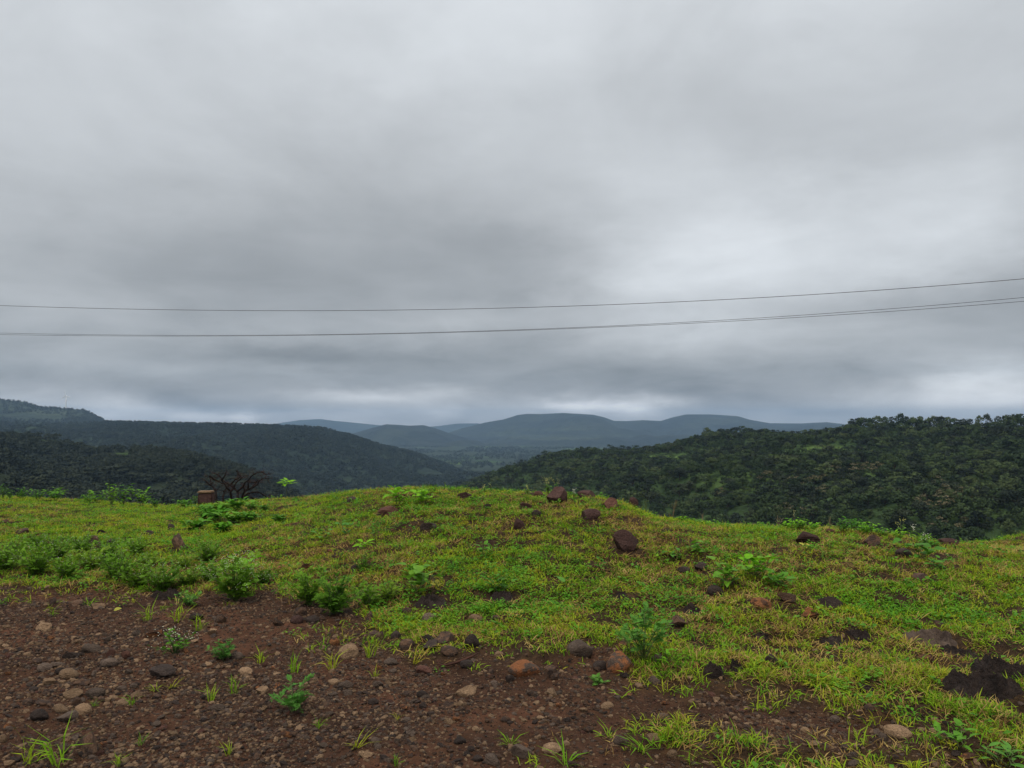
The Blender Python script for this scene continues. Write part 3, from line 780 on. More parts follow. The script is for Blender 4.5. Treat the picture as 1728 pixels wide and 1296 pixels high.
# ------------------------------------------------------------------ wind turbine on the tableland
x, y, z = map(float, hillD.at(111, 0.985))
m, t = new_mat("white_turbine_paint"); finish(t, t.ramp(t.noise(opos(t), 0.3, 2), [(0.3, (0.76, 0.77, 0.78)), (0.7, (0.82, 0.83, 0.84))]), 0.4, 0.4)
wt = tag(empty("wind_turbine", (x, y, z - 1)), "white three-bladed wind turbine standing on the flat-topped tableland", "wind turbine")
A_ = Acc(); A_.tube([(0, 0, 0), (0, 0, 26), (0, 0, 52)], [2.4, 2.1, 1.7], 12); obj("tower", A_.mesh("tower", [m], True), wt)
A_ = Acc(); A_.tube([(0, 4.5, 53), (0, 4, 53), (0, 0, 53), (0, -3, 53), (0, -3.2, 53)], [0.4, 1.6, 1.9, 1.5, 0.5], 10); obj("nacelle", A_.mesh("nacelle", [m], True), wt)
A_ = Acc(); A_.tube([(0, -3.2, 53), (0, -4.2, 53), (0, -5, 53)], [1.3, 1.1, 0.2], 10); hub = obj("hub", A_.mesh("hub", [m], True), wt)
for k in range(3):
    an = R(100 + 120 * k)
    A_ = Acc()
    u = np.linspace(0, 1, 10)
    pts = np.stack([np.cos(an) * (0.8 + 20 * u), np.full(10, -4.1), 53 + np.sin(an) * (0.8 + 20 * u)], -1)
    A_.tube(pts, np.interp(u, [0, 0.12, 0.25, 1], [0.8, 1.0, 1.5, 0.5]), 6)
    obj("blade", A_.mesh("blade", [m], True), wt)

# ------------------------------------------------------------------ power lines
m, t = new_mat("weathered_wire")
finish(t, t.ramp(t.noise(opos(t), 1.5, 3), [(0.3, (0.030, 0.027, 0.027)), (0.7, (0.07, 0.060, 0.055))]), 0.6, 0.4)
def wire(rows, dy, label, rad):
    PL, PR = np.array([-0.95 * 34, 34.0 + dy]), np.array([0.95 * 20, 20.0 + dy])
    rows = np.array(rows, float)
    co = np.polyfit(rows[:, 0], rows[:, 1], 2)
    P = []
    for px in np.linspace(-330, 2060, 90):
        s, k = ray(px, np.polyval(co, px))
        # vertical plane through both (unseen) supports
        u = (s * PL[1] - PL[0]) / ((PR[0] - PL[0]) - s * (PR[1] - PL[1]))
        yy = PL[1] + u * (PR[1] - PL[1])
        P.append((s * yy, yy, EYE + k * yy))
    A_ = Acc(); A_.tube(P, rad, 6)
    tag(obj("power_line", A_.mesh("power_line", [m], True)), label, "power line")
wire([(0, 516), (200, 521), (450, 523.5), (864, 519.5), (1300, 502), (1728, 470)], 0, "single dark overhead wire, highest of the three across the sky", 0.0080)
wire([(0, 562.5), (350, 565), (864, 556.5), (1080, 548), (1300, 536), (1728, 501.5)], 0.5, "upper wire of the close pair of overhead lines", 0.0062)
wire([(0, 565), (350, 566.5), (864, 557.5), (1080, 550), (1300, 539), (1728, 508)], -0.5, "lower wire of the close pair of overhead lines", 0.0062)

#FOREGROUND
# ------------------------------------------------------------------ stones
def stone_mesh(seed, cuts=5, depth=0.75, rough=0.10, sub=3, sharp=False):
    import bmesh
    rg = np.random.default_rng(seed)
    bm = bmesh.new(); bmesh.ops.create_icosphere(bm, subdivisions=sub, radius=1.0)
    off = Vector(rg.uniform(-50, 50, 3))
    planes = []
    for i in range(cuts):
        n = rg.normal(size=3); n /= np.linalg.norm(n)
        planes.append((Vector(n), depth * rg.uniform(0.72, 1.1)))
    for v in bm.verts:
        p = v.co.copy()
        for n, d in planes:
            e = p.dot(n) - d
            if e > 0: p -= n * e * (0.97 if sharp else 0.82)
        nn = mnoise.fractal(p * 1.3 + off, 1.0, 2.0, 4) * rough + mnoise.fractal(p * 5 + off, 1.0, 2.0, 3) * rough * 0.35
        v.co = p * (1 + nn)
    zmin, zmax = min(v.co.z for v in bm.verts), max(v.co.z for v in bm.verts)
    xm, ym = max(abs(v.co.x) for v in bm.verts), max(abs(v.co.y) for v in bm.verts)
    for v in bm.verts:
        v.co = (v.co.x / xm * 0.5, v.co.y / ym * 0.5, (v.co.z - zmin) / (zmax - zmin))
    me = bpy.data.meshes.new("stone"); bm.to_mesh(me); bm.free()
    for p in me.polygons: p.use_smooth = not sharp
    return me

SHAPES = {"r": [stone_mesh(900 + i, 4, 0.86, 0.10) for i in range(7)],     # rounded
          "a": [stone_mesh(930 + i, 9, 0.62, 0.09, 3, True) for i in range(8)],  # angular
          "f": [stone_mesh(960 + i, 7, 0.66, 0.14, 3, True) for i in range(4)]}
_cache = {}
def stone_variant(shape, colour, i):
    k = (shape, colour, i)
    if k not in _cache:
        me = SHAPES[shape][i].copy(); me.name = "stone"; me.materials.clear(); me.materials.append(S[colour]); _cache[k] = me
    return _cache[k]

DISCS = []          # where grass blades stay away: x, y, radius
rs = random.Random(3)
def put_stone(px, py, w, h, colour, shape, label, group=None, name="stone", tilt=0.25, deep=1.3, cat="stone"):
    """px, py: centre of the visible stone in the photo; w, h: its visible size in photo pixels"""
    x, y, z = hit(px, py + 0.42 * h)
    W = (1.04 if py > 900 else 0.88) * w / FPX * y
    look = (EYE - z) / y
    Hh = max(h / FPX * y - W * 0.35 * look, W * 0.36)
    y2 = y + W * 0.3
    z2 = min(hpt(x, y2), z + 0.05)
    me = stone_variant(shape, colour, rs.randrange(len(SHAPES[shape])))
    o = obj(name, me, None, (x, y2, z2 - Hh * (deep - 1)), (rs.uniform(-tilt, tilt), rs.uniform(-tilt, tilt), rs.choice((0, math.pi)) + rs.uniform(-0.5, 0.5)), (W * 1.05, W * rs.uniform(0.65, 0.9), Hh * deep))
    tag(o, label, cat, group)
    DISCS.append((x, y2, W * 0.52))
    return o

B = "rock"
STONES = [
 # rocks on the grass bank
 (1056, 920, 46, 36, "maroon", "a", "dark maroon peaked rock sitting alone in the grass, largest on the bank"),
 (941, 838, 38, 27, "maroon", "a", "dark pointed rock on the crest below the yellow-flowered stalks"),
 (987, 835, 44, 16, "maroon", "a", "long low dark rock on the crest right of the pointed one"),
 (910, 835, 26, 8, "red", "a", "flat reddish rock on the crest left of the pointed dark rock"),
 (888, 856, 30, 12, "maroon", "a", "low dark rock just under the crest, lower left of the pointed rock"),
 (906, 867, 20, 10, "dark", "r", "small dark rounded rock below the low crest rock"),
 (880, 887, 22, 22, "maroon", "a", "tilted square dark rock leaning on the slope"),
 (999, 870, 38, 18, "maroon", "a", "broad dark rock half sunk in grass under the long crest rock"),
 (1026, 850, 30, 18, "red", "a", "reddish broken rock near the top between two dark rocks"),
 (982, 847, 11, 7, "orange", "a", "small orange rock just under the long crest rock"),
 (1066, 849, 22, 18, "maroon", "a", "dark wedge rock at the right end of the crest rocks"),
 (653, 867, 40, 15, "red", "a", "flat reddish-brown wedge rock below the two bright green plants"),
 (724, 889, 34, 13, "dark", "a", "dark flat rock to the lower right of the reddish wedge rock"),
 (594, 844, 26, 10, "dark", "a", "dark rock half hidden in grass near the left of the rounded top"),
 (786, 837, 30, 11, "maroon", "a", "dark reddish rock at the skyline of the rounded top"),
 (824, 856, 18, 8, "dark", "a", "little dark rock under the skyline between larger crest rocks"),
 (157, 918, 27, 27, "brown", "a", "square brown rock standing among the weed bushes"),
 (301, 918, 27, 30, "brown", "a", "stump-like rock with paler flat top among the weed bushes"),
 (285, 891, 16, 12, "dark", "r", "small blackish rounded rock in the short grass left of the broad-leaved weeds"),
 (246, 901, 20, 6, "dark", "a", "thin dark slab of rock nearly level with the short grass"),
 (169, 899, 16, 9, "dark", "a", "small dark rock behind the square brown one"),
 (37, 898, 26, 10, "brown", "a", "low brown rock in the flat grass near the left edge"),
 (6, 880, 14, 7, "brown", "a", "little brown rock in the flat grass at the left edge"),
 (184, 915, 14, 10, "dark", "r", "small dark rock just right of the square brown rock"),
 (339, 943, 13, 9, "grey", "r", "small greyish rock nearly hidden in weeds below the stump-like rock"),
 (1372, 909, 40, 22, "maroon", "a", "large dark rock buried in leaves on the right part of the crest"),
 (1405, 896, 18, 10, "red", "a", "small reddish rock on the crest above the large buried one"),
 (1472, 913, 30, 18, "brown", "a", "brown leaning rock at the crest amid bright leaves"),
 (1527, 932, 28, 15, "dark", "r", "dark rock deep in the leaves near the right crest"),
 (1537, 901, 18, 8, "red", "a", "reddish rock under the pale-flowered stalks"),
 (1604, 916, 32, 14, "maroon", "a", "dark rock in the dip between the bank and the far mound"),
 (1286, 1020, 32, 18, "orange", "a", "blocky orange-brown rock left of the tan block on the grass"),
 (1333, 1010, 33, 18, "brown", "a", "tan-brown block with flat top on the grass"),
 (1369, 1036, 29, 20, "orange", "a", "bright orange rounded rock on the grass"),
 (1403, 1018, 38, 18, "dark", "a", "dark flat-topped rock right of the bright orange one"),
 (1585, 1053, 20, 12, "brown", "r", "small brown half-sunk rock in the grass above the mud pats"),
 (1565, 1114, 32, 19, "orange", "a", "orange-brown cornered rock beside the upper mud pat"),
 (1145, 1051, 30, 21, "brown", "r", "rounded brown rock just right of the bushy lobed plant"),
 (1206, 999, 26, 17, "dark", "r", "dark rounded rock in the grass below the broad-leaved patch"),
 (1156, 964, 22, 12, "dark", "a", "dark rock sunk in grass below the large maroon rock"),
 (1182, 958, 20, 14, "dark", "a", "narrow dark rock next to the sunken one below the maroon rock"),
 (1467, 1167, 24, 16, "dark", "a", "blackish cornered rock in the longer grass of the lower right"),
 (1304, 1114, 22, 20, "dark", "r", "dark round rock in the grass right of the mud lumps"),
 (554, 931, 14, 7, "orange", "a", "small orange stone on the grass slope left of the spindly seedling"),
 (520, 958, 22, 8, "orange", "a", "flat orange stone low on the left grass slope"),
 (473, 958, 16, 7, "orange", "a", "tiny orange stone left of the flat orange one on the slope"),
 (600, 959, 15, 12, "dark", "r", "dark stone at the foot of the spindly seedlings"),
 (1561, 975, 28, 9, "brown", "a", "flat brown stone showing through yellowed grass on the right"),
 # stones along the edge of the grass
 (1044, 1120, 44, 38, "rust", "r", "round boulder with rusty orange broken face, at the foot of the bushy lobed plant"),
 (980, 1100, 42, 28, "grey", "r", "rounded grey boulder left of the rusty-faced one"),
 (887, 1133, 52, 29, "rust", "r", "broad grey-and-rust boulder at the edge of bare soil"),
 (924, 1135, 23, 23, "brown", "a", "upright brown stone touching the broad grey-and-rust boulder"),
 (939, 1143, 19, 12, "brown", "a", "small brown stone in front of the upright one"),
 (1012, 1124, 26, 17, "dark", "r", "dark stone tucked between the grey boulder and the rusty-faced one"),
 (1056, 1141, 16, 10, "dark", "r", "small black stone in front of the rusty-faced boulder"),
 (1055, 1088, 21, 14, "orange", "a", "orange stone under the branches of the bushy lobed plant"),
 (1105, 1150, 20, 15, "grey", "r", "grey stone in the grass right of the rusty-faced boulder"),
 (1176, 1125, 14, 12, "orange", "a", "small reddish-orange stone in grass left of the mud lumps"),
 (1113, 1112, 22, 14, "grey", "r", "grey stone shaded by the small bright weed"),
 (591, 1101, 35, 25, "tan", "r", "cone-shaped tan stone with grass tufts around it"),
 (565, 1085, 17, 14, "orange", "r", "tan-orange round stone up left of the cone-shaped tan one"),
 (667, 1073, 17, 15, "dark", "r", "dark round stone at the grass edge below the left bushes"),
 (631, 1073, 24, 10, "brown", "a", "flat brown stone left of the dark round one"),
 (684, 1090, 27, 18, "brown", "r", "domed brown stone below the dark round one"),
 (727, 1092, 28, 16, "dark", "a", "dark angular slab leaning on the big brown rounded stone"),
 (722, 1079, 20, 10, "dark", "a", "small dark slab behind the angular slab"),
 (750, 1080, 33, 23, "brown", "r", "big brown rounded stone at the grass edge"),
 (796, 1083, 25, 23, "dark", "r", "dark egg-shaped stone right of the big brown rounded one"),
 (757, 1102, 28, 17, "brown", "r", "brown stone below the big brown rounded one"),
 (638, 1126, 14, 10, "orange", "r", "little orange stone on bare soil below the cone-shaped one"),
 (658, 1118, 23, 12, "grey", "r", "split grey stone beside the little orange one"),
 (788, 1123, 24, 11, "dark", "r", "low dark pair-like stone by the curved dry twig"),
 (800, 1046, 22, 13, "tan", "r", "tan stone in the grass above the dark egg-shaped one"),
 (835, 1043, 18, 8, "brown", "r", "low brown stone to the right of the tan grass stone"),
 (724, 1042, 24, 13, "grey", "r", "greyish stone half covered by grass below the yellow-leaved weed"),
 (686, 1032, 15, 12, "brown", "r", "small brown stone under the central weeds"),
 (624, 1042, 15, 17, "brown", "r", "upright brown stone under the right end of the dark bush"),
 (505, 1034, 24, 15, "brown", "a", "brown stone on top of the little heap below the dark bush"),
 (501, 1048, 21, 15, "maroon", "r", "purple-dark stone in the little heap below the dark bush"),
 (467, 1052, 18, 13, "brown", "a", "brown stone left of the little heap below the dark bush"),
 (540, 1044, 15, 11, "brown", "a", "brown stone right of the little heap below the dark bush"),
 (524, 1046, 24, 13, "dark", "r", "shaded black stone in the middle of the little heap"),
 (843, 1106, 15, 10, "tan", "r", "small tan stone at the grass edge left of the broad boulder"),
 (860, 1147, 15, 12, "dark", "a", "small blackish stone left of the broad grey-and-rust boulder"),
 # stones on the bare soil
 (788, 1172, 33, 11, "tan", "f", "flat tan stone in the middle of the bare soil"),
 (757, 1190, 23, 16, "brown", "r", "brown lump of stone below the flat tan one"),
 (711, 1172, 21, 12, "dark", "r", "dark half-sunk stone left of the flat tan one"),
 (687, 1174, 21, 9, "brown", "f", "low brown stone left of the dark half-sunk one"),
 (712, 1134, 28, 9, "red", "f", "flat reddish stone below the curved dry twig"),
 (628, 1186, 17, 11, "dark", "r", "small dark stone on open soil right of the lobed seedling"),
 (582, 1157, 27, 13, "grey", "f", "flat grey stone right of a light tan one"),
 (562, 1152, 21, 10, "tan", "r", "light tan stone beside the flat grey one"),
 (634, 1158, 21, 13, "grey", "a", "grey lumpy stone on the soil below the tufts"),
 (583, 1170, 19, 9, "grey", "f", "grey flake of stone below the flat grey one"),
 (479, 1240, 22, 13, "orange", "r", "orange-tan stone low on the bare soil left of the star-shaped tuft"),
 (617, 1275, 26, 11, "tan", "r", "tan domed stone beneath the star-shaped grass tuft"),
 (829, 1283, 32, 21, "grey", "r", "big grey stone at the bottom edge left of the pale flat ones"),
 (806, 1283, 17, 11, "dark", "r", "dark stone touching the big grey one at the bottom edge"),
 (878, 1270, 31, 25, "grey", "a", "pale grey angular stone at the bottom edge"),
 (934, 1268, 36, 14, "tan", "f", "long flat tan stone at the bottom behind a bright tuft"),
 (777, 1252, 20, 13, "dark", "r", "round dark stone up left of the big grey bottom stone"),
 (852, 1215, 16, 9, "brown", "r", "small rosy-brown stone on open soil"),
 (1026, 1192, 21, 13, "tan", "r", "tan stone on soil beside the yellow-green grass"),
 (931, 1169, 21, 12, "tan", "r", "tan stone below the upright brown one"),
 (940, 1218, 16, 13, "brown", "r", "brown stone standing on open soil near the centre right"),
 (1050, 1253, 24, 19, "grey", "r", "grey egg-shaped stone between two bright tufts"),
 (1099, 1247, 24, 10, "tan", "f", "flat rosy-tan stone right of the grey egg-shaped one"),
 (1137, 1274, 18, 13, "tan", "r", "pale tan stone below the flat rosy-tan one"),
 (1121, 1212, 22, 13, "grey", "r", "grey stone in the grass patch above the two bright tufts"),
 (1186, 1262, 14, 10, "brown", "r", "brown stone on the dark soil right of the flat rosy-tan one"),
 (1519, 1241, 43, 19, "tan", "r", "large tan loaf-shaped stone in the lower right grass"),
 (1496, 1247, 15, 15, "grey", "r", "grey stone touching the large tan loaf-shaped one"),
 (1472, 1197, 18, 13, "brown", "r", "brown stone hidden in the long lower right grass"),
 (1411, 1215, 16, 11, "grey", "r", "grey stone at the root of the long lower right grass"),
 (1377, 1257, 23, 12, "tan", "r", "tan stone on the soil in the lower right"),
 (1444, 1277, 19, 13, "grey", "a", "pinkish-grey stone near the bottom right soil"),
 (1513, 1279, 17, 11, "brown", "r", "brown stone below the large tan loaf-shaped one"),
 (1641, 1283, 26, 13, "orange", "r", "smooth orange stone at the bottom right corner grass"),
 (1620, 1277, 20, 12, "dark", "r", "dark stone left of the smooth orange one"),
 (1445, 1291, 22, 9, "grey", "f", "flat grey stone on the bottom edge at right"),
 (1699, 1241, 16, 9, "tan", "r", "pale stone in the grass near the right edge"),
 (140, 1262, 36, 40, "brown", "a", "big upright brown stone near the bottom left grass tufts"),
 (108, 1140, 32, 17, "tan", "r", "pale loaf-shaped stone in the cobble cluster at left"),
 (116, 1172, 30, 17, "tan", "r", "pale rounded stone midway down the left cobble cluster"),
 (156, 1173, 32, 17, "grey", "r", "grey domed stone right of the pale rounded one in the cobble cluster"),
 (137, 1198, 26, 19, "tan", "r", "tan egg-shaped stone low in the left cobble cluster"),
 (108, 1213, 32, 19, "grey", "r", "blue-grey cobble at the bottom of the left cluster"),
 (60, 1211, 28, 18, "dark", "r", "dark cobble at the lower left of the cluster"),
 (95, 1197, 27, 14, "tan", "r", "oval tan cobble above the blue-grey one"),
 (130, 1184, 19, 15, "brown", "r", "small dark-brown cobble between two pale ones"),
 (67, 1187, 22, 11, "brown", "r", "brown cobble left of the oval tan one"),
 (43, 1186, 22, 10, "brown", "f", "flat brown cobble at the left of the cluster"),
 (134, 1153, 27, 11, "brown", "f", "low brown stone under the pale loaf-shaped one"),
 (79, 1151, 21, 13, "tan", "r", "small tan cobble lower left of the pale loaf-shaped one"),
 (100, 1135, 20, 11, "dark", "r", "dark cobble above the pale loaf-shaped one"),
 (92, 1123, 25, 11, "grey", "r", "grey cobble at the head of the left cluster"),
 (58, 1117, 20, 11, "brown", "r", "brown cobble left at the head of the cluster"),
 (70, 1126, 22, 14, "grey", "r", "greyish cobble between the two at the head of the cluster"),
 (147, 1096, 32, 16, "grey", "r", "broad grey stone above the left cobble cluster"),
 (118, 1109, 26, 12, "dark", "r", "dark low stone below the broad grey one"),
 (180, 1120, 30, 15, "grey", "r", "broad grey stone just below the two reddish cubes"),
 (186, 1103, 16, 14, "red", "a", "left one of the two reddish cube-like stones"),
 (211, 1106, 18, 14, "red", "a", "right one of the two reddish cube-like stones"),
 (258, 1072, 27, 11, "orange", "a", "flat reddish-orange stone above the dry flowering weed"),
 (226, 1070, 18, 11, "grey", "r", "grey stone left of the flat reddish-orange one"),
 (70, 1060, 30, 9, "tan", "f", "flat tan slab high on the left bare soil"),
 (205, 1186, 22, 12, "tan", "r", "tan stone right of the left cobble cluster"),
 (226, 1173, 20, 11, "tan", "a", "chipped tan stone up right of the tan one"),
 (225, 1157, 14, 10, "grey", "a", "small grey chip above the chipped tan stone"),
 (266, 1138, 42, 14, "dark", "f", "long dark flat stone crossed by grass on the left soil"),
 (397, 1107, 22, 13, "grey", "r", "rosy-grey stone beside the small feathery seedling"),
 (411, 1135, 27, 9, "tan", "f", "thin light tan stone above a yellow-green tuft"),
 (364, 1195, 24, 14, "grey", "r", "grey stone in the pebbles below the yellow-green tuft"),
 (367, 1045, 21, 16, "brown", "a", "wedge-shaped brown stone at the soil edge below the flowering bush"),
 (324, 1043, 28, 10, "dark", "a", "dark overhanging flat stone at the soil edge"),
 (357, 1068, 19, 11, "tan", "r", "tan stone below the wedge-shaped brown one"),
 (81, 1017, 15, 15, "brown", "a", "small brown block at the far left soil edge"),
 (128, 1018, 22, 11, "brown", "f", "flat brown stone right of the small brown block"),
 (160, 1024, 24, 8, "tan", "f", "pale flat stone at the grass edge on the left"),
 (11, 1228, 21, 9, "orange", "f", "flat orange stone near the left edge"),
 (4, 1248, 12, 14, "tan", "r", "tan stone cut by the left edge below the flat orange one"),
 (438, 1166, 20, 13, "tan", "r", "tan stone left of a light grass wisp above the lobed seedling"),
 (466, 1158, 13, 9, "orange", "r", "small orange stone above the lobed seedling"),
 (441, 1192, 18, 12, "brown", "a", "brown stone left of the lobed seedling"),
 (280, 1007, 0, 0, None, None, None),
]
for px, py, w_, h_, col, shp, lab in STONES:
    if col is None: continue
    big = py < 1060 or w_ >= 40
    put_stone(px, py, w_, h_, col, ("a" if shp == "r" and rs.random() < 0.3 and w_ < 34 else shp), lab, None, "rock" if big else "stone", 0.25, 1.5, "rock" if big else "stone")

# further stones nobody can tell apart
for zone, n_, lab, grp in (((0, 420, 1070, 1290), 62, "small stone lying in the pebbly left half of the bare soil", "small stones on the left bare soil"),
                           ((430, 1010, 1120, 1290), 62, "small stone scattered over the middle of the bare soil", "small stones on the middle bare soil"),
                           ((1030, 1728, 1150, 1290), 24, "small stone half hidden by the grass of the lower right", "small stones in the lower right grass")):
    k = 0
    while k < n_:
        px, py = rs.uniform(zone[0], zone[1]), rs.uniform(zone[2], zone[3])
        x, y, z = hit(px, py)
        if any((x - a) ** 2 + (y - b) ** 2 < (r_ + 0.05) ** 2 for a, b, r_ in DISCS): continue
        w_ = rs.uniform(9, 16) * (1.0 if py > 1150 else 0.8)
        put_stone(px, py, w_, w_ * rs.uniform(0.5, 0.75), rs.choice(["tan", "tan", "brown", "brown", "grey", "grey", "dark", "orange"]), rs.choice("aaarf"), lab, grp, "stone", 0.4, 1.35)
        k += 1

# gravel: one object, countless
def low_stone(seed):
    me = stone_mesh(seed, 6, 0.7, 0.14, 1, True)
    return me
gsrc = []
for i in range(10):
    me = low_stone(1000 + i); me.name = "pebble"; me.materials.append(S[["brown", "tan", "grey", "tan", "brown", "grey", "red", "dark", "brown", "tan"][i]]); gsrc.append(me)
n = 230000
gy_ = 2.6 + 5.2 * RNG.uniform(0, 1, n) ** 1.2
gx_ = RNG.uniform(-0.85, 0.85, n) * gy_
gg = grassiness(gx_, gy_)
pat = fbm(gx_, gy_, 0.7, 3, 401) + 0.35 * fbm(gx_, gy_, 0.2, 2, 402) + np.where(gx_ < -1.2, 0.10, 0.0)
kp = (RNG.uniform(0, 1, n) < (1 - gg) * (0.25 + 0.75 * sstep(-0.45, 0.25, pat)) + 0.02)
gx_, gy_ = gx_[kp], gy_[kp]; n = len(gx_)
ss = np.clip(np.exp(RNG.normal(-4.55, 0.55, n)), 0.0045, 0.045)
rot = np.stack([RNG.normal(0, 0.25, n), RNG.normal(0, 0.25, n), RNG.uniform(0, 6.28, n)], -1)
scl = np.stack([ss * RNG.uniform(0.9, 1.4, n), ss * RNG.uniform(0.8, 1.1, n), ss * RNG.uniform(0.5, 0.9, n)], -1)
scatter("gravel", np.stack([gx_, gy_, H(gx_, gy_) - ss * 0.30], -1), rot, scl, RNG.integers(0, 10, n), gsrc, "loose brown and grey gravel strewn over the bare soil", "gravel")

# ------------------------------------------------------------------ mud pats and other dark low patches
def mud_or_dark_pat(px, py, w, h, mat, label, seed, lift=0.05, turn=0.0):
    if px < 1500: w, h, lift = w * 0.8, h * 0.8, lift * 0.8
    x, y, z = hit(px, py)
    a_, b_ = w / FPX * y * 0.5, h / FPX * y * 0.5 / max(0.12, (EYE - z) / y)
    nr, na_ = 30, 80
    th = np.linspace(0, 2 * math.pi, na_, endpoint=False)
    out = 1 + 0.4 * fbm(np.cos(th) * 1.1, np.sin(th) * 1.1, 0.9, 4, seed)
    rr = np.linspace(0.02, 1, nr)
    lx = rr[:, None] * (np.cos(th) * out)[None] * a_; ly = rr[:, None] * (np.sin(th) * out)[None] * b_
    X_ = x + lx * math.cos(turn) - ly * math.sin(turn); Y_ = y + lx * math.sin(turn) + ly * math.cos(turn)
    sm = min(a_, b_)
    warp = fbm(X_, Y_, sm * 1.1, 3, seed + 3) * sm * 1.2
    ridg = 1 - np.abs(2 * fbm(X_ + warp, Y_ - warp, sm * 0.9, 4, seed + 7))
    hh = lift * (1 - rr[:, None] ** 6) * (0.45 + 0.7 * ridg ** 2 + 0.5 * fbm(X_, Y_, sm * 0.25, 3, seed + 9) + 0.45 * fbm(X_, Y_, 0.05, 3, seed + 11)) - 0.02 * rr[:, None] ** 8
    Z_ = H(X_, Y_) + hh
    V = np.stack([X_ - x, Y_ - y, Z_ - z], -1).reshape(-1, 3)
    i, j = np.meshgrid(np.arange(nr - 1), np.arange(na_), indexing="ij")
    q = np.stack([i * na_ + j, i * na_ + (j + 1) % na_, (i + 1) * na_ + (j + 1) % na_, (i + 1) * na_ + j], -1).reshape(-1, 4)
    t3 = np.array([[0, k2, k2 + 1] for k2 in range(1, na_ - 1)])
    me = np_mesh("mud_or_dark_pat", V, [q[:, ::-1], t3], [mat], None, True)
    tag(obj("mud_or_dark_pat", me, None, (x, y, z)), label, "mud")
    for k2 in np.linspace(-0.75, 0.75, 5):
        DISCS.append((x + a_ * k2 * math.cos(turn), y + a_ * k2 * math.sin(turn), b_ * 0.8 * math.sqrt(1 - k2 * k2)))
mud_or_dark_pat(1576, 1086, 84, 22, M["drymud"], "long crusted brown mud pat, uppermost of the big ones on the right", 41, 0.05, -0.1)
mud_or_dark_pat(1618, 1108, 60, 13, M["mud"], "narrow mud strip joining the upper and lower big mud pats", 42, 0.04, -0.3)
mud_or_dark_pat(1690, 1138, 90, 24, M["mud"], "big dark mud pat cut by the right edge, behind the lowest one", 43, 0.08)
mud_or_dark_pat(1656, 1173, 120, 32, M["mud"], "largest and lowest dark mud pat in the right grass", 44, 0.09)
mud_or_dark_pat(1406, 1087, 60, 15, M["mud"], "flat dark mud patch in the grass left of the big mud pats", 45, 0.04)
mud_or_dark_pat(1450, 1075, 38, 20, M["mud"], "rounded dark mud lump right of the flat mud patch", 46, 0.05)
mud_or_dark_pat(1286, 1079, 36, 13, M["mud"], "small dark mud patch in the grass above the mud lumps", 47, 0.035)
mud_or_dark_pat(1208, 1140, 44, 18, M["mud"], "dark mud lump at the grass edge right of the bushy plant", 48, 0.07)
mud_or_dark_pat(1242, 1132, 26, 15, M["mud"], "small dark mud lump joined behind the larger one at the grass edge", 49, 0.06)
mud_or_dark_pat(1170, 1034, 38, 15, M["mud"], "dark mud patch behind the rounded brown rock", 50, 0.045)
mud_or_dark_pat(1050, 1008, 30, 16, M["mud"], "patch coloured dark as the shade of a hole, high above the bushy lobed plant", 51, 0.02)  # shade inside a hole, put into the dark colour of a thin mound
mud_or_dark_pat(281, 1007, 60, 15, M["mud"], "black flat mud slab under the left weed bushes", 52, 0.07)
mud_or_dark_pat(728, 1018, 70, 20, M["mud"], "black low patch under the yellow-leaved weed", 53, 0.06)  # black low mound laid at the foot of the weed
mud_or_dark_pat(848, 1010, 50, 17, M["mud"], "black low patch beneath the dark-leaved weed on the slope", 54, 0.06)  # another black low mound, under the arching leaves

# ------------------------------------------------------------------ leaves
def leaf_grid(L, W, n=5, fold=0.25, droop=0.25, heart=False):
    t = np.linspace(0, 1, n + 1)
    w = np.sin(np.pi * np.clip(t, 0, 1) ** (0.62 if heart else 0.85)) ** 0.8 * W * 0.5
    w[-1] = 0; w[0] = W * (0.2 if heart else 0.05)
    c = np.stack([t * L, 0 * t, -droop * L * t * t], -1)
    l = c + np.stack([0 * t, w, fold * w], -1); r_ = c + np.stack([0 * t, -w, fold * w], -1)
    V = np.stack([l, c, r_], 1).reshape(-1, 3)
    q = []
    for i in range(n):
        for j in (0, 1):
            q.append((i * 3 + j, i * 3 + j + 1, i * 3 + j + 4, i * 3 + j + 3))
    return V, np.array(q)

def lobed_leaf(L, rg, n=5, lw=0.42):
    """feathery leaf: a midrib with pairs of pointed lobes"""
    V, Q = [], []
    for i in range(n + 1):
        t = 0.12 + 0.88 * i / n
        ll = L * lw * math.sin(math.pi * (0.15 + 0.78 * t)) * rg.uniform(0.8, 1.15)
        base = np.array([t * L * 0.86, 0, -0.18 * L * t * t])
        for s in (1, -1):
            an = rg.uniform(0.75, 1.05) * (1 - 0.45 * t)
            d = np.array([math.cos(an), s * math.sin(an), rg.uniform(-0.12, 0.22)])
            side = np.array([-d[1], d[0], 0]) * ll * 0.2
            k = len(V)
            V += [base - d * 0.05 * ll, base + d * ll * 0.45 + side, base + d * ll, base + d * ll * 0.45 - side]
            Q.append((k, k + 1, k + 2, k + 3))
    base = np.array([0.8 * L, 0, -0.14 * L]); k = len(V)
    V += [base, base + np.array([0.12 * L, 0.05 * L, 0]), base + np.array([0.26 * L, 0, -0.06 * L]), base + np.array([0.12 * L, -0.05 * L, 0])]
    Q.append((k, k + 1, k + 2, k + 3))
    k = len(V)
    V += [np.array([0, 0.012 * L, 0]), np.array([0, -0.012 * L, 0]), np.array([0.85 * L, -0.006 * L, -0.15 * L]), np.array([0.85 * L, 0.006 * L, -0.15 * L])]
    Q.append((k, k + 1, k + 2, k + 3))
    return np.array(V), np.array(Q)

def place(V, pos, yaw, pitch, roll=0.0):
    return V @ np.array(Euler((roll, -pitch, yaw), "XYZ").to_matrix()).T + np.asarray(pos)

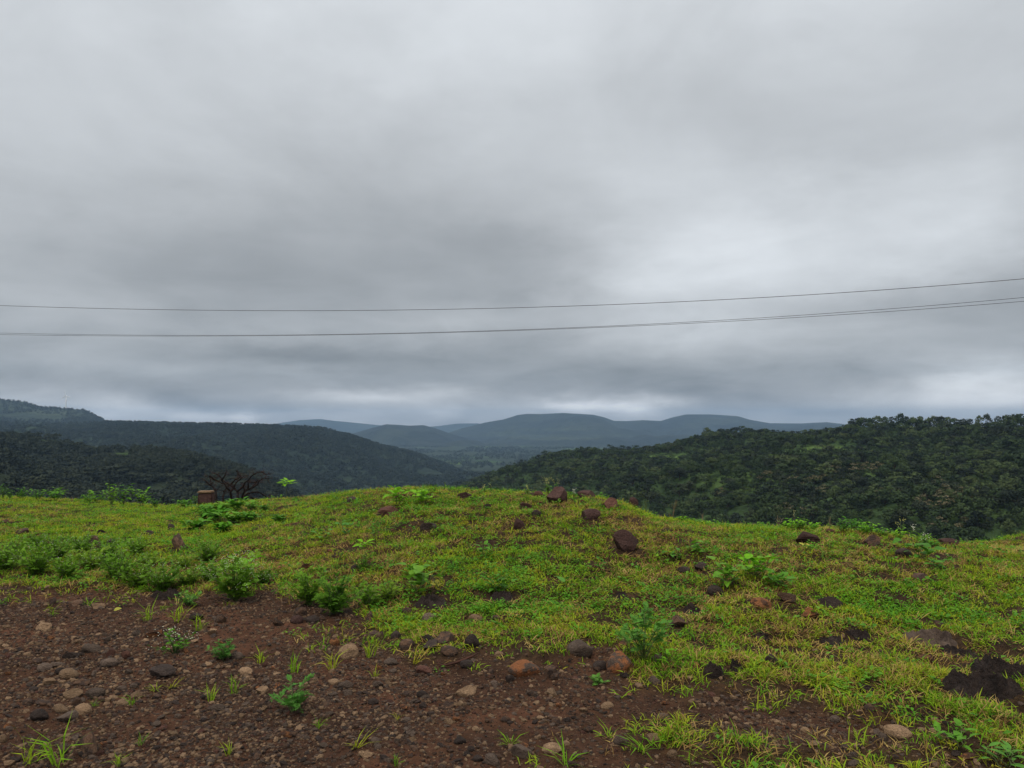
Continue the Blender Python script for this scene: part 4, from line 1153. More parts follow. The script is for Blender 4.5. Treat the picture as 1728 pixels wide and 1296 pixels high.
def feather_bush(seed, w, h, nst=10, nleaf=9, flowers=0, leafL=0.10, mat="feather", bare=0.12):
    """w, h in metres: stems fanning from the base, feathery leaves along them, specks of flower on top"""
    rg = np.random.default_rng(seed)
    st, lf, fl = Acc(), Acc(), Acc()
    for i in range(nst):
        a = i * 2.399 + rg.uniform(-0.4, 0.4)
        sp = w * 0.5 * math.sqrt((i + 0.4) / nst) * rg.uniform(0.6, 1.25)
        hh = h * rg.uniform(0.5, 1.12) * (1 - 0.25 * (sp / (w * 0.5)) ** 2)
        u = np.linspace(0, 1, 6)
        pts = np.stack([math.cos(a) * sp * u ** 1.15, math.sin(a) * sp * u ** 1.15, hh * u ** 0.85], -1)
        pts[1:5] += rg.normal(0, 0.02 * w, (4, 3))
        st.tube(pts, np.linspace(0.0055, 0.0018, 6) * (0.7 + h), 4)
        for k in range(nleaf):
            t = bare + (1 - bare) * (k + rg.uniform(0, 1)) / nleaf
            p = np.array([np.interp(t, u, pts[:, c]) for c in range(3)])
            V, Q = lobed_leaf(leafL * rg.uniform(0.65, 1.25) * (1.15 - 0.4 * t), rg)
            lf.add(place(V, p, a + rg.uniform(-2.2, 2.2), rg.uniform(-0.1, 0.95), rg.uniform(-0.5, 0.5)), Q)
        for k in range(flowers):
            p = pts[-1] + rg.normal(0, 0.035, 3) * np.array([1, 1, 0.5]) + np.array([0, 0, 0.012])
            r_ = rg.uniform(0.0025, 0.0045)
            V = np.array([(r_, 0, 0), (0, r_, 0), (-r_, 0, 0), (0, -r_, 0), (0, 0, r_)])
            fl.add(p + V, None, [(0, 1, 4), (1, 2, 4), (2, 3, 4), (3, 0, 4)])
    return st.mesh("stems", [M["stalk"]]), lf.mesh("leaves", [M[mat]]), (fl.mesh("flowers", [M["flower"]]) if flowers else None)

def broad_plant(seed, w, h, nst=4, nleaf=5, leafL=0.10, mat="broad", wide=0.75, heart=True, single=False):
    rg = np.random.default_rng(seed)
    st, lf = Acc(), Acc()
    for i in range(nst):
        a = i * 2.399 + rg.uniform(0, 1)
        sp = 0 if single and i == 0 else w * 0.42 * math.sqrt((i + 0.5) / nst)
        hh = h * rg.uniform(0.55, 0.95)
        u = np.linspace(0, 1, 5)
        pts = np.stack([math.cos(a) * sp * u, math.sin(a) * sp * u, hh * u], -1)
        pts[1:4] += rg.normal(0, 0.012, (3, 3))
        st.tube(pts, np.linspace(0.005, 0.002, 5) * (0.6 + h), 4)
        for k in range(nleaf):
            t = (0.72 if single else 0.25) + (0.28 if single else 0.75) * (k + rg.uniform(0, 0.9)) / nleaf
            p = np.array([np.interp(t, u, pts[:, c]) for c in range(3)])
            L = leafL * rg.uniform(0.6, 1.2)
            V, Q = leaf_grid(L, L * wide, 5, rg.uniform(0.1, 0.4), rg.uniform(0.1, 0.5), heart)
            pet = L * rg.uniform(0.15, 0.4); ya = a + k * 2.4 + rg.uniform(-0.4, 0.4); pi_ = rg.uniform(0.05, 0.75)
            e = p + np.array([math.cos(ya), math.sin(ya), 0.6]) * pet
            st.tube(np.array([p, (p + e) / 2, e]), 0.0012, 3)
            lf.add(place(V, e, ya, pi_, rg.uniform(-0.35, 0.35)), Q)
    return st.mesh("stems", [M["stalk"]]), lf.mesh("leaves", [M[mat]], True)

def stalk_plant(seed, h, nst=3, head="yflower", stem="stalk", leaves=True, spread=0.25):
    rg = np.random.default_rng(seed)
    st, lf, fl = Acc(), Acc(), Acc()
    for i in range(nst):
        a = rg.uniform(0, 6.28); sp = h * spread * rg.uniform(0.2, 1)
        hh = h * rg.uniform(0.65, 1.0); u = np.linspace(0, 1, 6)
        pts = np.stack([math.cos(a) * sp * u ** 1.5, math.sin(a) * sp * u ** 1.5, hh * u], -1)
        st.tube(pts, np.linspace(0.0042, 0.0020, 6), 4)
        if leaves:
            for k in range(5):
                t = rg.uniform(0.05, 0.7); p = np.array([np.interp(t, u, pts[:, c]) for c in range(3)])
                V, Q = leaf_grid(0.07 * rg.uniform(0.6, 1.2), 0.03, 4, 0.2, 0.4)
                lf.add(place(V, p, rg.uniform(0, 6.28), rg.uniform(0.1, 0.8)), Q)
        if head:
            for k in range(6):
                p = pts[-1] + rg.normal(0, 0.014, 3) - np.array([0, 0, 0.05 * rg.uniform(0, 1) * (k > 2)])
                r_ = rg.uniform(0.004, 0.0075)
                V = np.array([(r_, 0, 0), (0, r_, 0), (-r_, 0, 0), (0, -r_, 0), (0, 0, r_), (0, 0, -r_)])
                fl.add(p + V, None, [(0, 1, 4), (1, 2, 4), (2, 3, 4), (3, 0, 4), (1, 0, 5), (2, 1, 5), (3, 2, 5), (0, 3, 5)])
        else:
            for k in range(3):
                b0 = pts[rg.integers(2, 5)]; d = rg.normal(0, 1, 3); d[2] = abs(d[2]) + 0.5; d /= np.linalg.norm(d)
                st.tube(np.array([b0, b0 + d * h * 0.12, b0 + d * h * 0.25]), np.array([0.003, 0.002, 0.0015]), 3)
    return st.mesh("stems", [M[stem]]), (lf.mesh("leaves", [M["broad"]], True) if leaves else None), (fl.mesh("flowers", [M[head]]) if head else None)

def put_plant(meshes, px, py, label, cat="weed", group=None, name="weed", scale=1.0, dist=None):
    if dist is None: x, y, z = hit(px, py)
    else:
        y = dist; x = float(ray(px, py)[0]) * y; z = hpt(x, y)
    rz = rp.uniform(0, 6.28)
    key = tuple(m_.name for m_ in meshes if m_)
    if key in FIRST: r0 = copy_thing(FIRST[key], (x, y, z - 0.01), rz, (scale,) * 3)
    else:
        r0 = empty(name, (x, y, z - 0.01), rz, scale); FIRST[key] = r0
        for m_ in meshes:
            if m_: obj(m_.name.split(".")[0], m_, r0)
    return tag(r0, label, cat, group)
rp = random.Random(9)
def met(px_, y): return px_ / FPX * y

# feathery weed bushes: photo column, row of the foot, width, height, flowers, label
FB = [feather_bush(700 + i, 0.66, 0.33, 28, 13, [2, 1, 3, 1][i], 0.075) for i in range(4)]
ROW = "feathery green weed bush in the thick row above the left bare soil"
for px, py, w_ in [(-40, 975, 110), (8, 962, 100), (62, 968, 105), (110, 975, 90), (152, 962, 80), (30, 938, 80), (95, 945, 90), (200, 980, 110), (235, 990, 100), (275, 997, 105), (318, 990, 100), (355, 985, 90), (250, 955, 90), (310, 960, 90), (180, 945, 70), (350, 950, 80), (140, 935, 70), (60, 925, 70), (445, 985, 80), (230, 935, 70)]:
    x, y, z = hit(px, py)
    put_plant(FB[rp.randrange(4)], px, py, ROW, "weed", "feathery weed bushes in a row above the soil", "weed_bush", met(w_, y) / 0.62 * rp.uniform(0.5, 0.98))
def bush_at(px, py, w_, h_, label, seed, flowers=0, nst=12, nl=10, mat="feather", bare=0.12, leaf=None, name="weed_bush"):
    x, y, z = hit(px, py)
    put_plant(feather_bush(seed, met(w_, y), met(h_, y) * 1.05, nst, nl, flowers, leaf or max(0.05, met(w_, y) * 0.2), mat, bare), px, py, label, "weed", None, name)
bush_at(398, 1014, 105, 72, "bushy weed sprinkled with tiny white flowers, at the right end of the left bush row", 731, 16, 24, 10)
bush_at(520, 1022, 80, 58, "left half of the dark green feathery bush above the little stone heap", 732, 0, 22, 10)
bush_at(565, 1036, 85, 62, "dark green feathery bush above the cone-shaped tan stone", 733, 0, 26, 11)
bush_at(622, 1024, 60, 40, "low feathery weed right of the dark green bush", 734, 0, 16, 9)
bush_at(657, 1012, 50, 34, "small feathery weed between the dark bush and the yellow-leaved weed", 735, 0, 14, 9)
bush_at(1086, 1116, 84, 82, "bushy lobed plant with bare dark stems behind the rusty-faced boulder", 736, 0, 13, 13, "bluish", 0.62, 0.085)
bush_at(376, 1114, 50, 34, "small feathery seedling alone on the bare soil beside the rosy-grey stone", 737, 0, 12, 9, "bluish", 0.1)
bush_at(296, 1104, 84, 42, "dry pale weed with tiny cream flowers sprawling on the bare soil", 738, 5, 14, 5, "clover", 0.3, 0.045)
bush_at(496, 1202, 62, 58, "dark lobed seedling standing on open bare soil", 739, 0, 7, 7, "bluish", 0.3, 0.085)
bush_at(612, 964, 44, 34, "pale feathery seedling on the slope below the spindly one", 740, 0, 10, 8)
bush_at(318, 1022, 54, 26, "low feathery weed at the soil edge under the flowering bush", 741, 0, 9, 7, "bluish")
bush_at(1008, 1172 - 16, 30, 16, "tiny lobed seedling on the soil below the rusty-faced boulder", 742, 0, 6, 5, "bluish")

def broad_at(px, py, w_, h_, label, seed, nst=4, nl=5, mat="broad", leaf=None, wide=0.75, heart=True, single=False, name="weed", group=None, dist=None):
    y = dist or hit(px, py)[1]
    put_plant(broad_plant(seed, met(w_, y), met(h_, y), nst, nl, leaf or met(w_, y) * 0.3, mat, wide, heart, single), px, py, label, "weed", group, name, 1.0, dist)
broad_at(410, 985, 58, 62, "bright yellow-green broad-leaved plant rising from the left bushes", 801, 6, 6, "bright")
broad_at(672, 856, 44, 40, "bright green leafy plant, left of the pair on the rounded top", 802, 6, 6, "bright")
broad_at(716, 852, 42, 34, "bright green leafy plant, right of the pair on the rounded top", 803, 6, 6, "bright")
broad_at(706, 1006, 70, 50, "green broad-leaved weed over a black patch, left of the yellowing leaves", 804, 5, 5, "broad")
broad_at(736, 1000, 40, 34, "weed with yellowing leaves over a black patch", 805, 3, 4, "yellowleaf")
broad_at(700, 975, 60, 30, "broad-leaved weed just above the yellowing one", 806, 4, 4, "broad")
broad_at(820, 945, 46, 32, "dark-leaved weed alone high on the slope", 807, 3, 6, "broad", None, 0.5)
broad_at(842, 1004, 58, 36, "dark-leaved weed arching over a black patch on the slope", 808, 5, 5, "broad", None, 0.5)
broad_at(952, 995, 26, 24, "single bluish leaf plant on a dark stem on the slope", 809, 1, 3, "bluish", 0.09)
broad_at(1124, 1118, 48, 34, "bright little weed right of the bushy lobed plant", 810, 3, 5, "bright", None, 0.35, False)
broad_at(1232, 990, 62, 44, "left plant of the broad-leaved patch on the right slope", 811, 5, 6, "broad")
broad_at(1272, 975, 60, 40, "middle plant of the broad-leaved patch on the right slope", 812, 5, 6, "bright")
broad_at(1312, 992, 52, 30, "right plant of the broad-leaved patch on the right slope", 813, 5, 5, "broad")
broad_at(1180, 935, 40, 22, "broad-leaved weed right of the large maroon rock", 814, 4, 5, "broad")
broad_at(1140, 945, 36, 18, "low broad-leaved weed beside the large maroon rock", 815, 4, 4, "broad")
broad_at(1108, 945, 24, 14, "tiny bright weed at the right foot of the large maroon rock", 816, 2, 4, "bright")
broad_at(614, 955, 36, 46, "spindly seedling with a flat leafy top on a thin red stem", 817, 1, 9, "bright", 0.10, 0.6, True, True)
broad_at(483, 858, 36, 48, "bright sapling on a thin stem standing by itself at the skyline", 818, 1, 16, "bright", 0.16, 0.6, True, True, "weed", None, 17.3)
broad_at(545, 912, 36, 26, "small bluish-leaved seedling on the left slope", 819, 2, 5, "bluish")
broad_at(586, 905, 36, 28, "small branched seedling right of the bluish-leaved one", 820, 2, 5, "bluish")
broad_at(1552, 945, 60, 36, "large round-leaved weed near the right crest", 821, 5, 4, "broad")
broad_at(1588, 962, 46, 24, "low round-leaved weed below the one near the right crest", 822, 4, 4, "broad")
broad_at(1360, 930, 30, 14, "low yellowing weed below the large buried rock", 823, 3, 3, "yellowleaf")
broad_at(1700, 1295, 90, 36, "bluish rosette weed in the bottom right corner", 824, 4, 5, "bluish", None, 0.35, False)
broad_at(1618, 1262, 80, 40, "broad-leaved weed among the bottom right grass", 825, 4, 4, "broad", None, 0.5)
LC = "leafy weed standing up on the left skyline of the grass"
for k, (px, py, w_, h_) in enumerate([(4, 842, 22, 34), (16, 842, 20, 20), (36, 843, 30, 20), (62, 844, 30, 20), (94, 846, 44, 28), (150, 850, 30, 20), (165, 851, 44, 26), (188, 852, 36, 40), (208, 853, 46, 40), (240, 856, 46, 40), (262, 857, 26, 20)]):
    broad_at(px, py, w_, h_, LC, 840 + k % 5, 7, 9, "broad", met(w_, 20) * 0.15, 0.6, True, False, "weed", "leafy weeds along the left skyline")
LM = "leafy weed in the tangle below the bare shrub"
for k, (px, py, w_, h_) in enumerate([(312, 858, 40, 26), (328, 852, 20, 30), (352, 868, 50, 22), (375, 866, 50, 28), (398, 862, 50, 30), (425, 862, 40, 26), (365, 880, 56, 30), (395, 885, 56, 26), (420, 880, 46, 24), (345, 878, 46, 26), (445, 862, 30, 16), (375, 900, 50, 24), (330, 895, 50, 24), (470, 880, 34, 18)]):
    broad_at(px, py, w_ * 0.85, h_ * 0.7, LM, 850 + k % 5, 8, 9, ["broad", "clover", "broad", "broad", "clover"][k % 5], met(w_, 18) * 0.15, 0.62, True, False, "weed", "leafy weeds below the bare shrub")
RC = "bright leafy weed along the right part of the crest"
for k, (px, py, w_, h_) in enumerate([(1330, 893, 40, 16), (1350, 893, 44, 22), (1372, 895, 36, 16), (1425, 898, 46, 22), (1445, 898, 50, 28), (1462, 902, 44, 24), (1490, 906, 40, 18), (1515, 910, 40, 18), (1560, 918, 40, 18), (1575, 925, 40, 16), (1190, 882, 30, 10), (1225, 886, 26, 10), (1150, 876, 26, 10), (1290, 890, 26, 10)]):
    broad_at(px, py, w_, h_, RC, 860 + k % 5, 8, 9, ["bright", "clover", "bright", "broad", "clover"][k % 5], met(w_, 10) * 0.14, 0.62, True, False, "weed", "bright leafy weeds along the right crest")

def stalk_at(px, py, h_, label, seed, nst=3, head="yflower", stem="stalk", leaves=True, spread=0.25):
    y = hit(px, py)[1]
    put_plant(stalk_plant(seed, met(h_, y), nst, head, stem, leaves, spread), px, py, label, "weed", None, "flower_stalk")
stalk_at(925, 836, 34, "yellow-flowered leafy stalks rising behind the dark pointed rock", 870, 6)
stalk_at(938, 836, 30, "yellow-flowered stalk just right of the tallest stalks", 871, 3)
stalk_at(890, 836, 18, "short yellow-flowered stalks left of the tallest ones", 872, 4)
stalk_at(968, 834, 18, "short flowered stalks right of the dark pointed rock", 873, 4, "flower")
stalk_at(1090, 866, 32, "tall thin grass stalk at the right end of the crest rocks", 874, 3, None, "stalk", False, 0.15)
stalk_at(1135, 876, 38, "dry branching stalk on the falling crest", 875, 3, None, "drystalk", False, 0.35)
stalk_at(1185, 882, 26, "dry forked stalk right of the branching one", 876, 2, None, "drystalk", False, 0.25)
stalk_at(1341, 892, 42, "tallest thin dry stalk left of the bright crest leaves", 877, 1, "yflower", "drystalk", False, 0.05)
stalk_at(1312, 892, 26, "leaning dry stalk with pale tips on the crest", 878, 3, None, "drystalk", False, 0.5)
stalk_at(1400, 894, 24, "thin dry stalk among the bright crest leaves", 879, 2, None, "drystalk", False, 0.2)
stalk_at(1471, 903, 26, "grassy stalk right of the bright crest leaves", 880, 3, None, "stalk", False, 0.1)
stalk_at(1521, 910, 40, "tall pale-flowered weed near the right crest", 881, 3, "yflower")
stalk_at(1538, 912, 28, "shorter white-flowered weed next to the tall pale-flowered one", 882, 3, "flower")
stalk_at(1562, 922, 20, "lone white flower stalk at the far right crest", 883, 3, "flower")
stalk_at(750, 828, 16, "thin stalk on the skyline right of the bright pair of plants", 884, 2, None, "stalk", False, 0.1)
stalk_at(828, 832, 24, "upright stalk on the skyline left of the yellow-flowered ones", 885, 1, "yflower", "stalk", True, 0.1)
stalk_at(818, 832, 16, "short flowered stalk beside the upright skyline stalk", 886, 3)

# ------------------------------------------------------------------ bare shrub and the block beside it
rb_ = random.Random(21)
SHR = [((800, 525), (795, 440), (790, 390), (745, 335), (690, 300), (610, 250), (545, 180), (470, 140)), ((790, 390), (865, 330), (880, 290), (935, 240), (975, 185), (1060, 135), (1110, 130), (1160, 160), (1240, 155)),
       ((835, 530), (870, 430), (885, 390), (960, 350), (1060, 295), (1090, 240), (1150, 210), (1220, 215)), ((885, 390), (870, 330), (880, 290)), ((710, 530), (700, 410), (660, 350), (620, 290), (580, 240), (550, 170)),
       ((695, 400), (740, 340), (790, 250), (840, 215), (880, 180), (940, 180)), ((580, 240), (630, 170), (660, 110)), ((520, 530), (510, 440), (490, 360), (445, 310), (440, 260), (420, 180), (360, 190)),
       ((600, 530), (605, 440), (610, 380), (640, 350), (690, 290)), ((930, 370), (930, 260), (1030, 270), (1060, 240)), ((860, 470), (930, 410), (1060, 395), (1130, 430), (1200, 490), (1210, 540)),
       ((1100, 520), (1040, 490), (940, 450), (900, 490)), ((780, 110), (800, 160), (840, 215)), ((420, 180), (480, 230), (560, 260), (620, 290)), ((690, 300), (760, 230), (830, 190)), ((445, 310), (390, 270), (350, 230)), ((960, 350), (1010, 300), (1080, 250))]
def shrub(y0):
    tr, br, tw = Acc(), Acc(), Acc()
    def P3(c, d):
        px, py = 300 + c[0] / 7.855, 780 + c[1] / 7.855
        s_, k_ = ray(px, py); yy_ = y0 + d
        return np.array([float(s_) * yy_, yy_, EYE + float(k_) * yy_])
    base = P3((790, 530), 0); base[2] = hpt(base[0], base[1]) - 0.05
    for n_, line in enumerate(SHR):
        d0, sl = rb_.uniform(-0.15, 0.15), rb_.uniform(-0.12, 0.12)
        pts = [P3(c, d0 + sl * i) - base for i, c in enumerate(line)]
        m_ = len(pts)
        r0_ = 0.032 if line[0][1] > 500 else 0.024
        acc = tr if line[0][1] > 500 else br
        fine = []
        for a, b in zip(pts[:-1], pts[1:]):
            fine += [a, (a + b) / 2 + np.array([rb_.gauss(0, 0.008), rb_.gauss(0, 0.02), rb_.gauss(0, 0.008)])]
        fine.append(pts[-1])
        acc.tube(fine, np.linspace(r0_, 0.008, len(fine)), 5)
        for i in range(2, len(fine)):
            for k in range(rb_.choice((1, 2, 3, 4))):
                d = Vector((rb_.uniform(-1, 1), rb_.uniform(-1, 1), rb_.uniform(-0.5, 0.8))).normalized()
                q = [Vector(fine[i])]
                for w_ in range(4):
                    d = (d + Vector((rb_.gauss(0, 0.4), rb_.gauss(0, 0.4), rb_.gauss(0, 0.4)))).normalized(); q.append(q[-1] + d * rb_.uniform(0.03, 0.06))
                tw.tube([tuple(v) for v in q], np.linspace(0.004, 0.002, 5), 3)
    r0 = tag(empty("bare_shrub", tuple(base)), "leafless dark thorny shrub with spreading branches on the left skyline", "shrub")
    obj("stems", tr.mesh("stems", [M["deadwood"]]), r0)
    obj("branches", br.mesh("branches", [M["deadwood"]]), r0)
    obj("twigs", tw.mesh("twigs", [M["redtwig"]]), r0)
shrub(18.9)
yb_ = 19.3; xb_ = float(ray(348, 845)[0]) * yb_
zb_ = EYE + float(ray(348, 847)[1]) * yb_
bw, bh = met(24, yb_), met(18, yb_)
import bmesh
def rough_box(name, sx, sy, sz, mat, seed, amp=0.012):
    bm = bmesh.new(); bmesh.ops.create_cube(bm, size=1.0)
    for v in bm.verts: v.co = (v.co.x * sx, v.co.y * sy, (v.co.z + 0.5) * sz)
    bmesh.ops.bevel(bm, geom=bm.edges[:], offset=0.02, segments=2, affect="EDGES")
    bmesh.ops.subdivide_edges(bm, edges=bm.edges[:], cuts=3, use_grid_fill=True)
    for v in bm.verts:
        v.co += mnoise.noise_vector(v.co * 7 + Vector((seed, 0, 0))) * amp
    me = bpy.data.meshes.new(name); bm.to_mesh(me); bm.free(); me.materials.append(mat)
    return me
gz = hpt(xb_, yb_)
blk = tag(empty("stone_post", (xb_, yb_, gz - 0.05), 0.12), "squat brown masonry block with pale flat top left of the bare shrub", "stone block")
top = zb_ + bh - (gz - 0.05)
obj("block", rough_box("block", bw * 0.96, bw * 0.8, top - 0.045, S["maroon"], 3), blk)
obj("cap", rough_box("cap", bw * 1.03, bw * 0.88, 0.05, S["tan"], 5, 0.006), blk, (0, 0, top - 0.043))

# dry twig, fallen yellow leaf
A_ = Acc()
P_ = [hit(px, py) for px, py in ((738, 1126), (750, 1129), (765, 1126), (782, 1120), (797, 1113), (808, 1107))]
A_.tube([(a, b, c + 0.02) for a, b, c in P_], [0.004, 0.007, 0.008, 0.008, 0.006, 0.003], 6)
tag(obj("twig", A_.mesh("twig", [M["redtwig"]], True)), "thin curved reddish twig lying at the edge of the bare soil", "twig")
x, y, z = hit(192, 1037)
V, Q = leaf_grid(0.06, 0.045, 5, 0.3, 0.3)
tag(obj("fallen_leaf", np_mesh("fallen_leaf", place(V, (0, 0, 0), 0.4, 0.5, 0.4), [Q], [M["yellowleaf"]], None, True), None, (x, y, z + 0.03)), "single fallen yellow leaf on the left bare soil edge", "leaf")

# ------------------------------------------------------------------ grass
def blade_set(rg, n, rad, L, W, lean, flat=0.0, curl=0.6):
    V, Q, T_ = [], [], []
    for i in range(n):
        a = rg.uniform(0, 6.28); rr = rad * math.sqrt(rg.uniform(0, 1))
        p = np.array([math.cos(a) * rr, math.sin(a) * rr, -0.004])
        ya = rg.uniform(0, 6.28); l = L * rg.uniform(0.55, 1.2); w_ = W * rg.uniform(0.7, 1.25)
        th = rg.uniform(*lean)
        d0 = np.array([math.cos(ya) * math.sin(th), math.sin(ya) * math.sin(th), math.cos(th)])
        th2 = min(th + curl * rg.uniform(0.4, 1.2), 1.75)
        d1 = np.array([math.cos(ya) * math.sin(th2), math.sin(ya) * math.sin(th2), math.cos(th2)])
        fa = rg.uniform(-0.6, 0.6)
        sd_ = np.array([-math.sin(ya) * math.cos(fa), math.cos(ya) * math.cos(fa), math.sin(fa)]) * w_ * 0.5
        m_ = p + d0 * l * 0.5; e = m_ + d1 * l * 0.5
        k = len(V)
        V += [p + sd_ * 0.7, p - sd_ * 0.7, m_ - sd_, m_ + sd_, e]
        Q.append((k, k + 1, k + 2, k + 3)); T_.append((k + 3, k + 2, k + 4))
    return np.array(V), np.array(Q), np.array(T_)

def tuft_mesh(seed, n, rad, L, W, lean, mat, curl=0.6):
    rg = np.random.default_rng(seed)
    V, Q, T_ = blade_set(rg, n, rad, L, W, lean, 0, curl)
    return np_mesh("grass_tuft", V, [Q, T_], [mat])

def clover_mesh(seed, n, rad, L, mat):
    rg = np.random.default_rng(seed); A2 = Acc()
    for i in range(n):
        a = rg.uniform(0, 6.28); rr = rad * math.sqrt(rg.uniform(0, 1))
        V, Q = leaf_grid(L * rg.uniform(0.6, 1.2), L * 0.55 * rg.uniform(0.7, 1.2), 2, 0.2, 0.3)
        A2.add(place(V, (math.cos(a) * rr, math.sin(a) * rr, rg.uniform(0.005, 0.045)), rg.uniform(0, 6.28), rg.uniform(-0.1, 0.8), rg.uniform(-0.4, 0.4)), Q)
    return A2.mesh("low_leaves", [mat])

gs = []
for i in range(4): gs.append(tuft_mesh(1200 + i, 9, 0.065, 0.062, 0.0062, (0.35, 1.3), M["grass"]))          # 0-3 short green
for i in range(3): gs.append(tuft_mesh(1210 + i, 11, 0.07, 0.07, 0.0050, (0.8, 1.5), M["straw"], 0.25))      # 4-6 dry mat
for i in range(3): gs.append(clover_mesh(1220 + i, 13, 0.065, 0.028, M["clover"]))                            # 7-9 small leaves
for i in range(3): gs.append(tuft_mesh(1230 + i, 7, 0.04, 0.10, 0.0058, (0.25, 1.2), M["grass"], 0.8))        # 10-12 long
gs.append(clover_mesh(1240, 8, 0.05, 0.05, M["broad"]))                                                        # 13 bigger leaves

for i in range(2): gs.append(tuft_mesh(1250 + i, 7, 0.045, 0.10, 0.0050, (0.5, 1.35), M["straw"], 0.5))    # 14-15 long dry
n = 160000
yy = 3.2 + 19.5 * RNG.uniform(0, 1, n) ** 1.25
xx = RNG.uniform(-0.9, 0.9, n) * yy
gg = grassiness(xx, yy)
bare = fbm(xx, yy, 0.32, 4, 501, 0.65)
keep = RNG.uniform(0, 1, n) < np.where(gg > 0.97, np.clip(0.93 - sstep(0.16, 0.42, bare) * 0.75, 0, 1), np.maximum(sstep(0.2, 1.0, gg) * 0.7, 0.22 * sstep(-1.3, 0.2, soil_edge(xx, yy)) ** 2 * (fbm(xx, yy, 0.3, 2, 541) > 0.02)))
Dc = crest_of(xx, yy)[0]
keep &= ~((yy < 5.5) & (RNG.uniform(0, 1, n) < 0.72) & (fbm(xx, yy, 0.5, 3, 531) < 0.2))
keep &= yy < Dc + 1.8 + 6.0 * (xx / yy > 0.5)
# thin out with distance beyond what the eye resolves
keep &= RNG.uniform(0, 1, n) < np.clip(11.0 / yy, 0.45, 1)
cell = {}
for i, (a, b, r_) in enumerate(DISCS):
    for cx2 in range(int((a - r_) // 0.5), int((a + r_) // 0.5) + 1):
        for cy2 in range(int((b - r_) // 0.5), int((b + r_) // 0.5) + 1): cell.setdefault((cx2, cy2), []).append(i)
for i in np.where(keep)[0]:
    for j in cell.get((int(xx[i] // 0.5), int(yy[i] // 0.5)), ()):
        a, b, r_ = DISCS[j]
        if (xx[i] - a) ** 2 + (yy[i] - b) ** 2 < (r_ + 0.012) ** 2: keep[i] = False; break
xx, yy = xx[keep], yy[keep]; n = len(xx)
kind = RNG.integers(0, 4, n)
dryp = fbm(xx, yy, 1.6, 3, 511) + 0.5 * fbm(xx, yy, 0.3, 2, 512) + np.where(xx > 1.2, 0.16, 0) - np.where(xx < -2, 0.06, 0)
u = RNG.uniform(0, 1, n)
kind = np.where(u < np.clip(0.32 + dryp * 0.9, 0.10, 0.62), RNG.integers(4, 7, n), kind)
lush = 0.7 * fbm(xx, yy, 1.1, 3, 521) + 0.5 * fbm(xx, yy, 0.22, 2, 522)
u = RNG.uniform(0, 1, n)
kind = np.where((u < np.clip(0.10 + lush * 0.7 - 0.08 * (xx > 1.5), 0.02, 0.6)), RNG.integers(7, 10, n), kind)
u = RNG.uniform(0, 1, n)
ss_ = xx / yy
longp = np.where((yy < 5.3) & (xx > 0.6), 0.5, 0.03) + 0.2 * (grassiness(xx, yy) < 0.9)
kind = np.where(u < longp, np.where(RNG.uniform(0, 1, n) < 0.33, RNG.integers(14, 16, n), RNG.integers(10, 13, n)), kind)
kind = np.where(RNG.uniform(0, 1, n) < 0.012, 13, kind)
sc_ = RNG.uniform(0.75, 1.3, n) * np.clip(0.82 + yy * 0.022, 0.85, 1.35)
rot = np.stack([RNG.normal(0, 0.12, n), RNG.normal(0, 0.12, n), RNG.uniform(0, 6.28, n)], -1)
scatter("grass", np.stack([xx, yy, H(xx, yy)], -1), rot, np.stack([sc_, sc_, sc_ * RNG.uniform(0.8, 1.25, n)], -1), kind, gs, "short matted green and straw-coloured grass covering the bank", "grass")

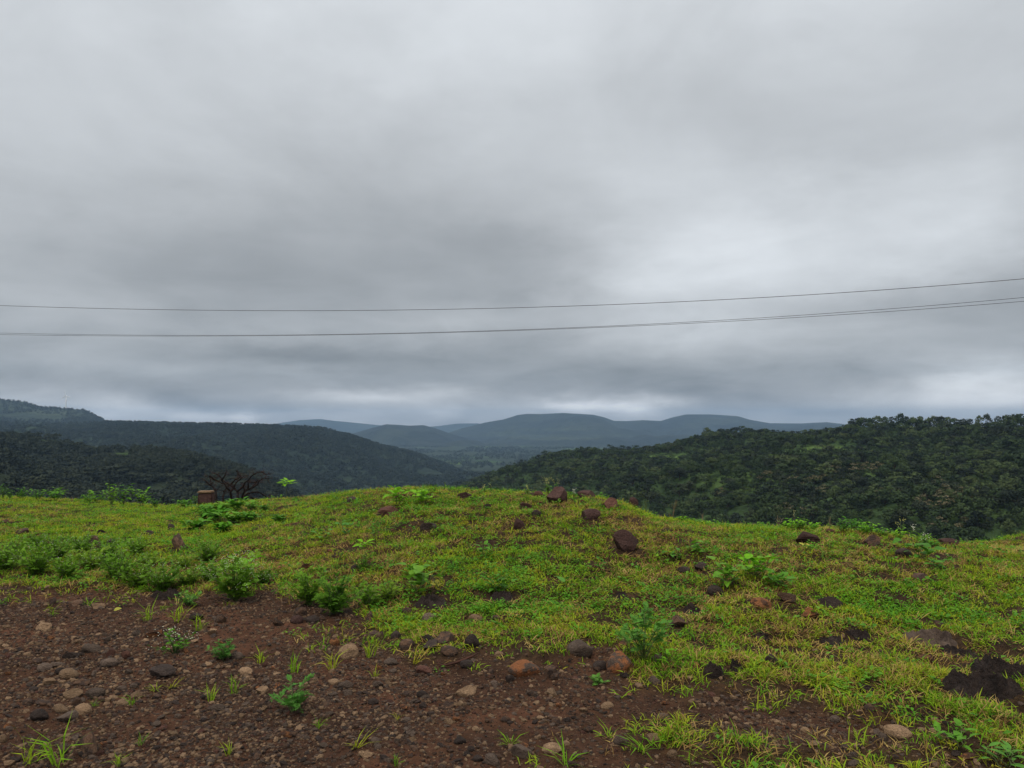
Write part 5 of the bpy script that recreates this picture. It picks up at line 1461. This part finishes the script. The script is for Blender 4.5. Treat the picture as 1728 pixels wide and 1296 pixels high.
# grass tufts standing apart on the bare soil
TF = [tuft_mesh(1300 + i, 16, 0.025, 0.17, 0.0058, (0.05, 0.75), M["grass"], 0.9) for i in range(4)]
TFLAT = [tuft_mesh(1310 + i, 14, 0.02, 0.17, 0.0068, (0.6, 1.25), M["grass"], 0.45) for i in range(3)]
GT = [(497, 1135, 62, "t", "tall thin yellowish grass wisp on the bare soil below the cone-shaped stone"), (602, 1262, 74, "f", "star-shaped flat grass tuft low on the open soil"), (955, 1290, 96, "f", "bright spreading grass tuft in front of the long flat tan stone"),
 (1030, 1246, 70, "f", "bright grass tuft left above the grey egg-shaped stone"), (1085, 1270, 92, "f", "bright arching grass tuft below the flat rosy-tan stone"), (860, 1255, 60, "f", "grass tuft above the pale grey angular stone"),
 (396, 1172, 60, "t", "yellow-green grass tuft below the thin light tan stone"), (356, 1184, 50, "t", "pale grass tuft left of the yellow-green one"), (48, 1290, 100, "t", "big grass tuft in the bottom left corner"), (100, 1296, 120, "t", "long-bladed grass tuft by the big upright brown stone"),
 (670, 1296, 40, "t", "short grass wisp cut by the bottom edge"), (385, 1275, 44, "t", "thin pale grass wisp low on the left soil"), (537, 1230, 42, "t", "single leaning grass blade cluster right of the lobed seedling"), (671, 1215, 26, "t", "tiny bright grass sprout on open soil"),
 (200, 1296, 44, "t", "grass wisp at the bottom right of the big upright brown stone"), (238, 1258, 36, "t", "small grass wisp on the pebbly soil"), (158, 1193, 30, "t", "small grass sprout beside the grey domed cobble"), (222, 1190, 40, "t", "thin grass wisp by the tan stone right of the cobbles"),
 (262, 1165, 44, "f", "sprawling grass wisp over the long dark flat stone"), (290, 1162, 46, "f", "second sprawling wisp right of the long dark flat stone"), (88, 1040, 34, "t", "lone grass wisp on the upper left soil"), (632, 1143, 34, "t", "small grass sprout below the little orange stone"),
 (336, 1066, 56, "t", "bright grass tuft at the soil edge by the wedge-shaped stone"), (300, 1050, 60, "t", "yellow-green grass tuft left of the dark overhanging stone"), (250, 1048, 60, "t", "yellow-green grass tuft on the soil below the black mud slab"), (440, 1120, 50, "t", "grass wisp right of the rosy-grey stone"),
 (560, 1130, 60, "t", "loose grass tuft in front of the cone-shaped tan stone"), (625, 1110, 70, "t", "leafy grass tuft right of the cone-shaped tan stone"), (700, 1120, 60, "f", "sprawling grass tuft left of the curved dry twig"), (1165, 1290, 60, "t", "thin long grass stems low on the dark right soil")]
for k, (px, py, w_, ty, lab) in enumerate(GT):
    x, y, z = hit(px, min(py, 1294)); L_ = w_ / FPX * y
    if py > 1290: x, y, z = x, y, z
    me = (TF if ty == "t" else TFLAT)[k % (4 if ty == "t" else 3)]
    s_ = L_ / (0.24 if ty == "t" else 0.28)
    tag(obj("grass_tuft", me, None, (x, y, z - 0.003), (0, 0, rp.uniform(0, 6.28)), (s_, s_, s_)), lab, "grass tuft")
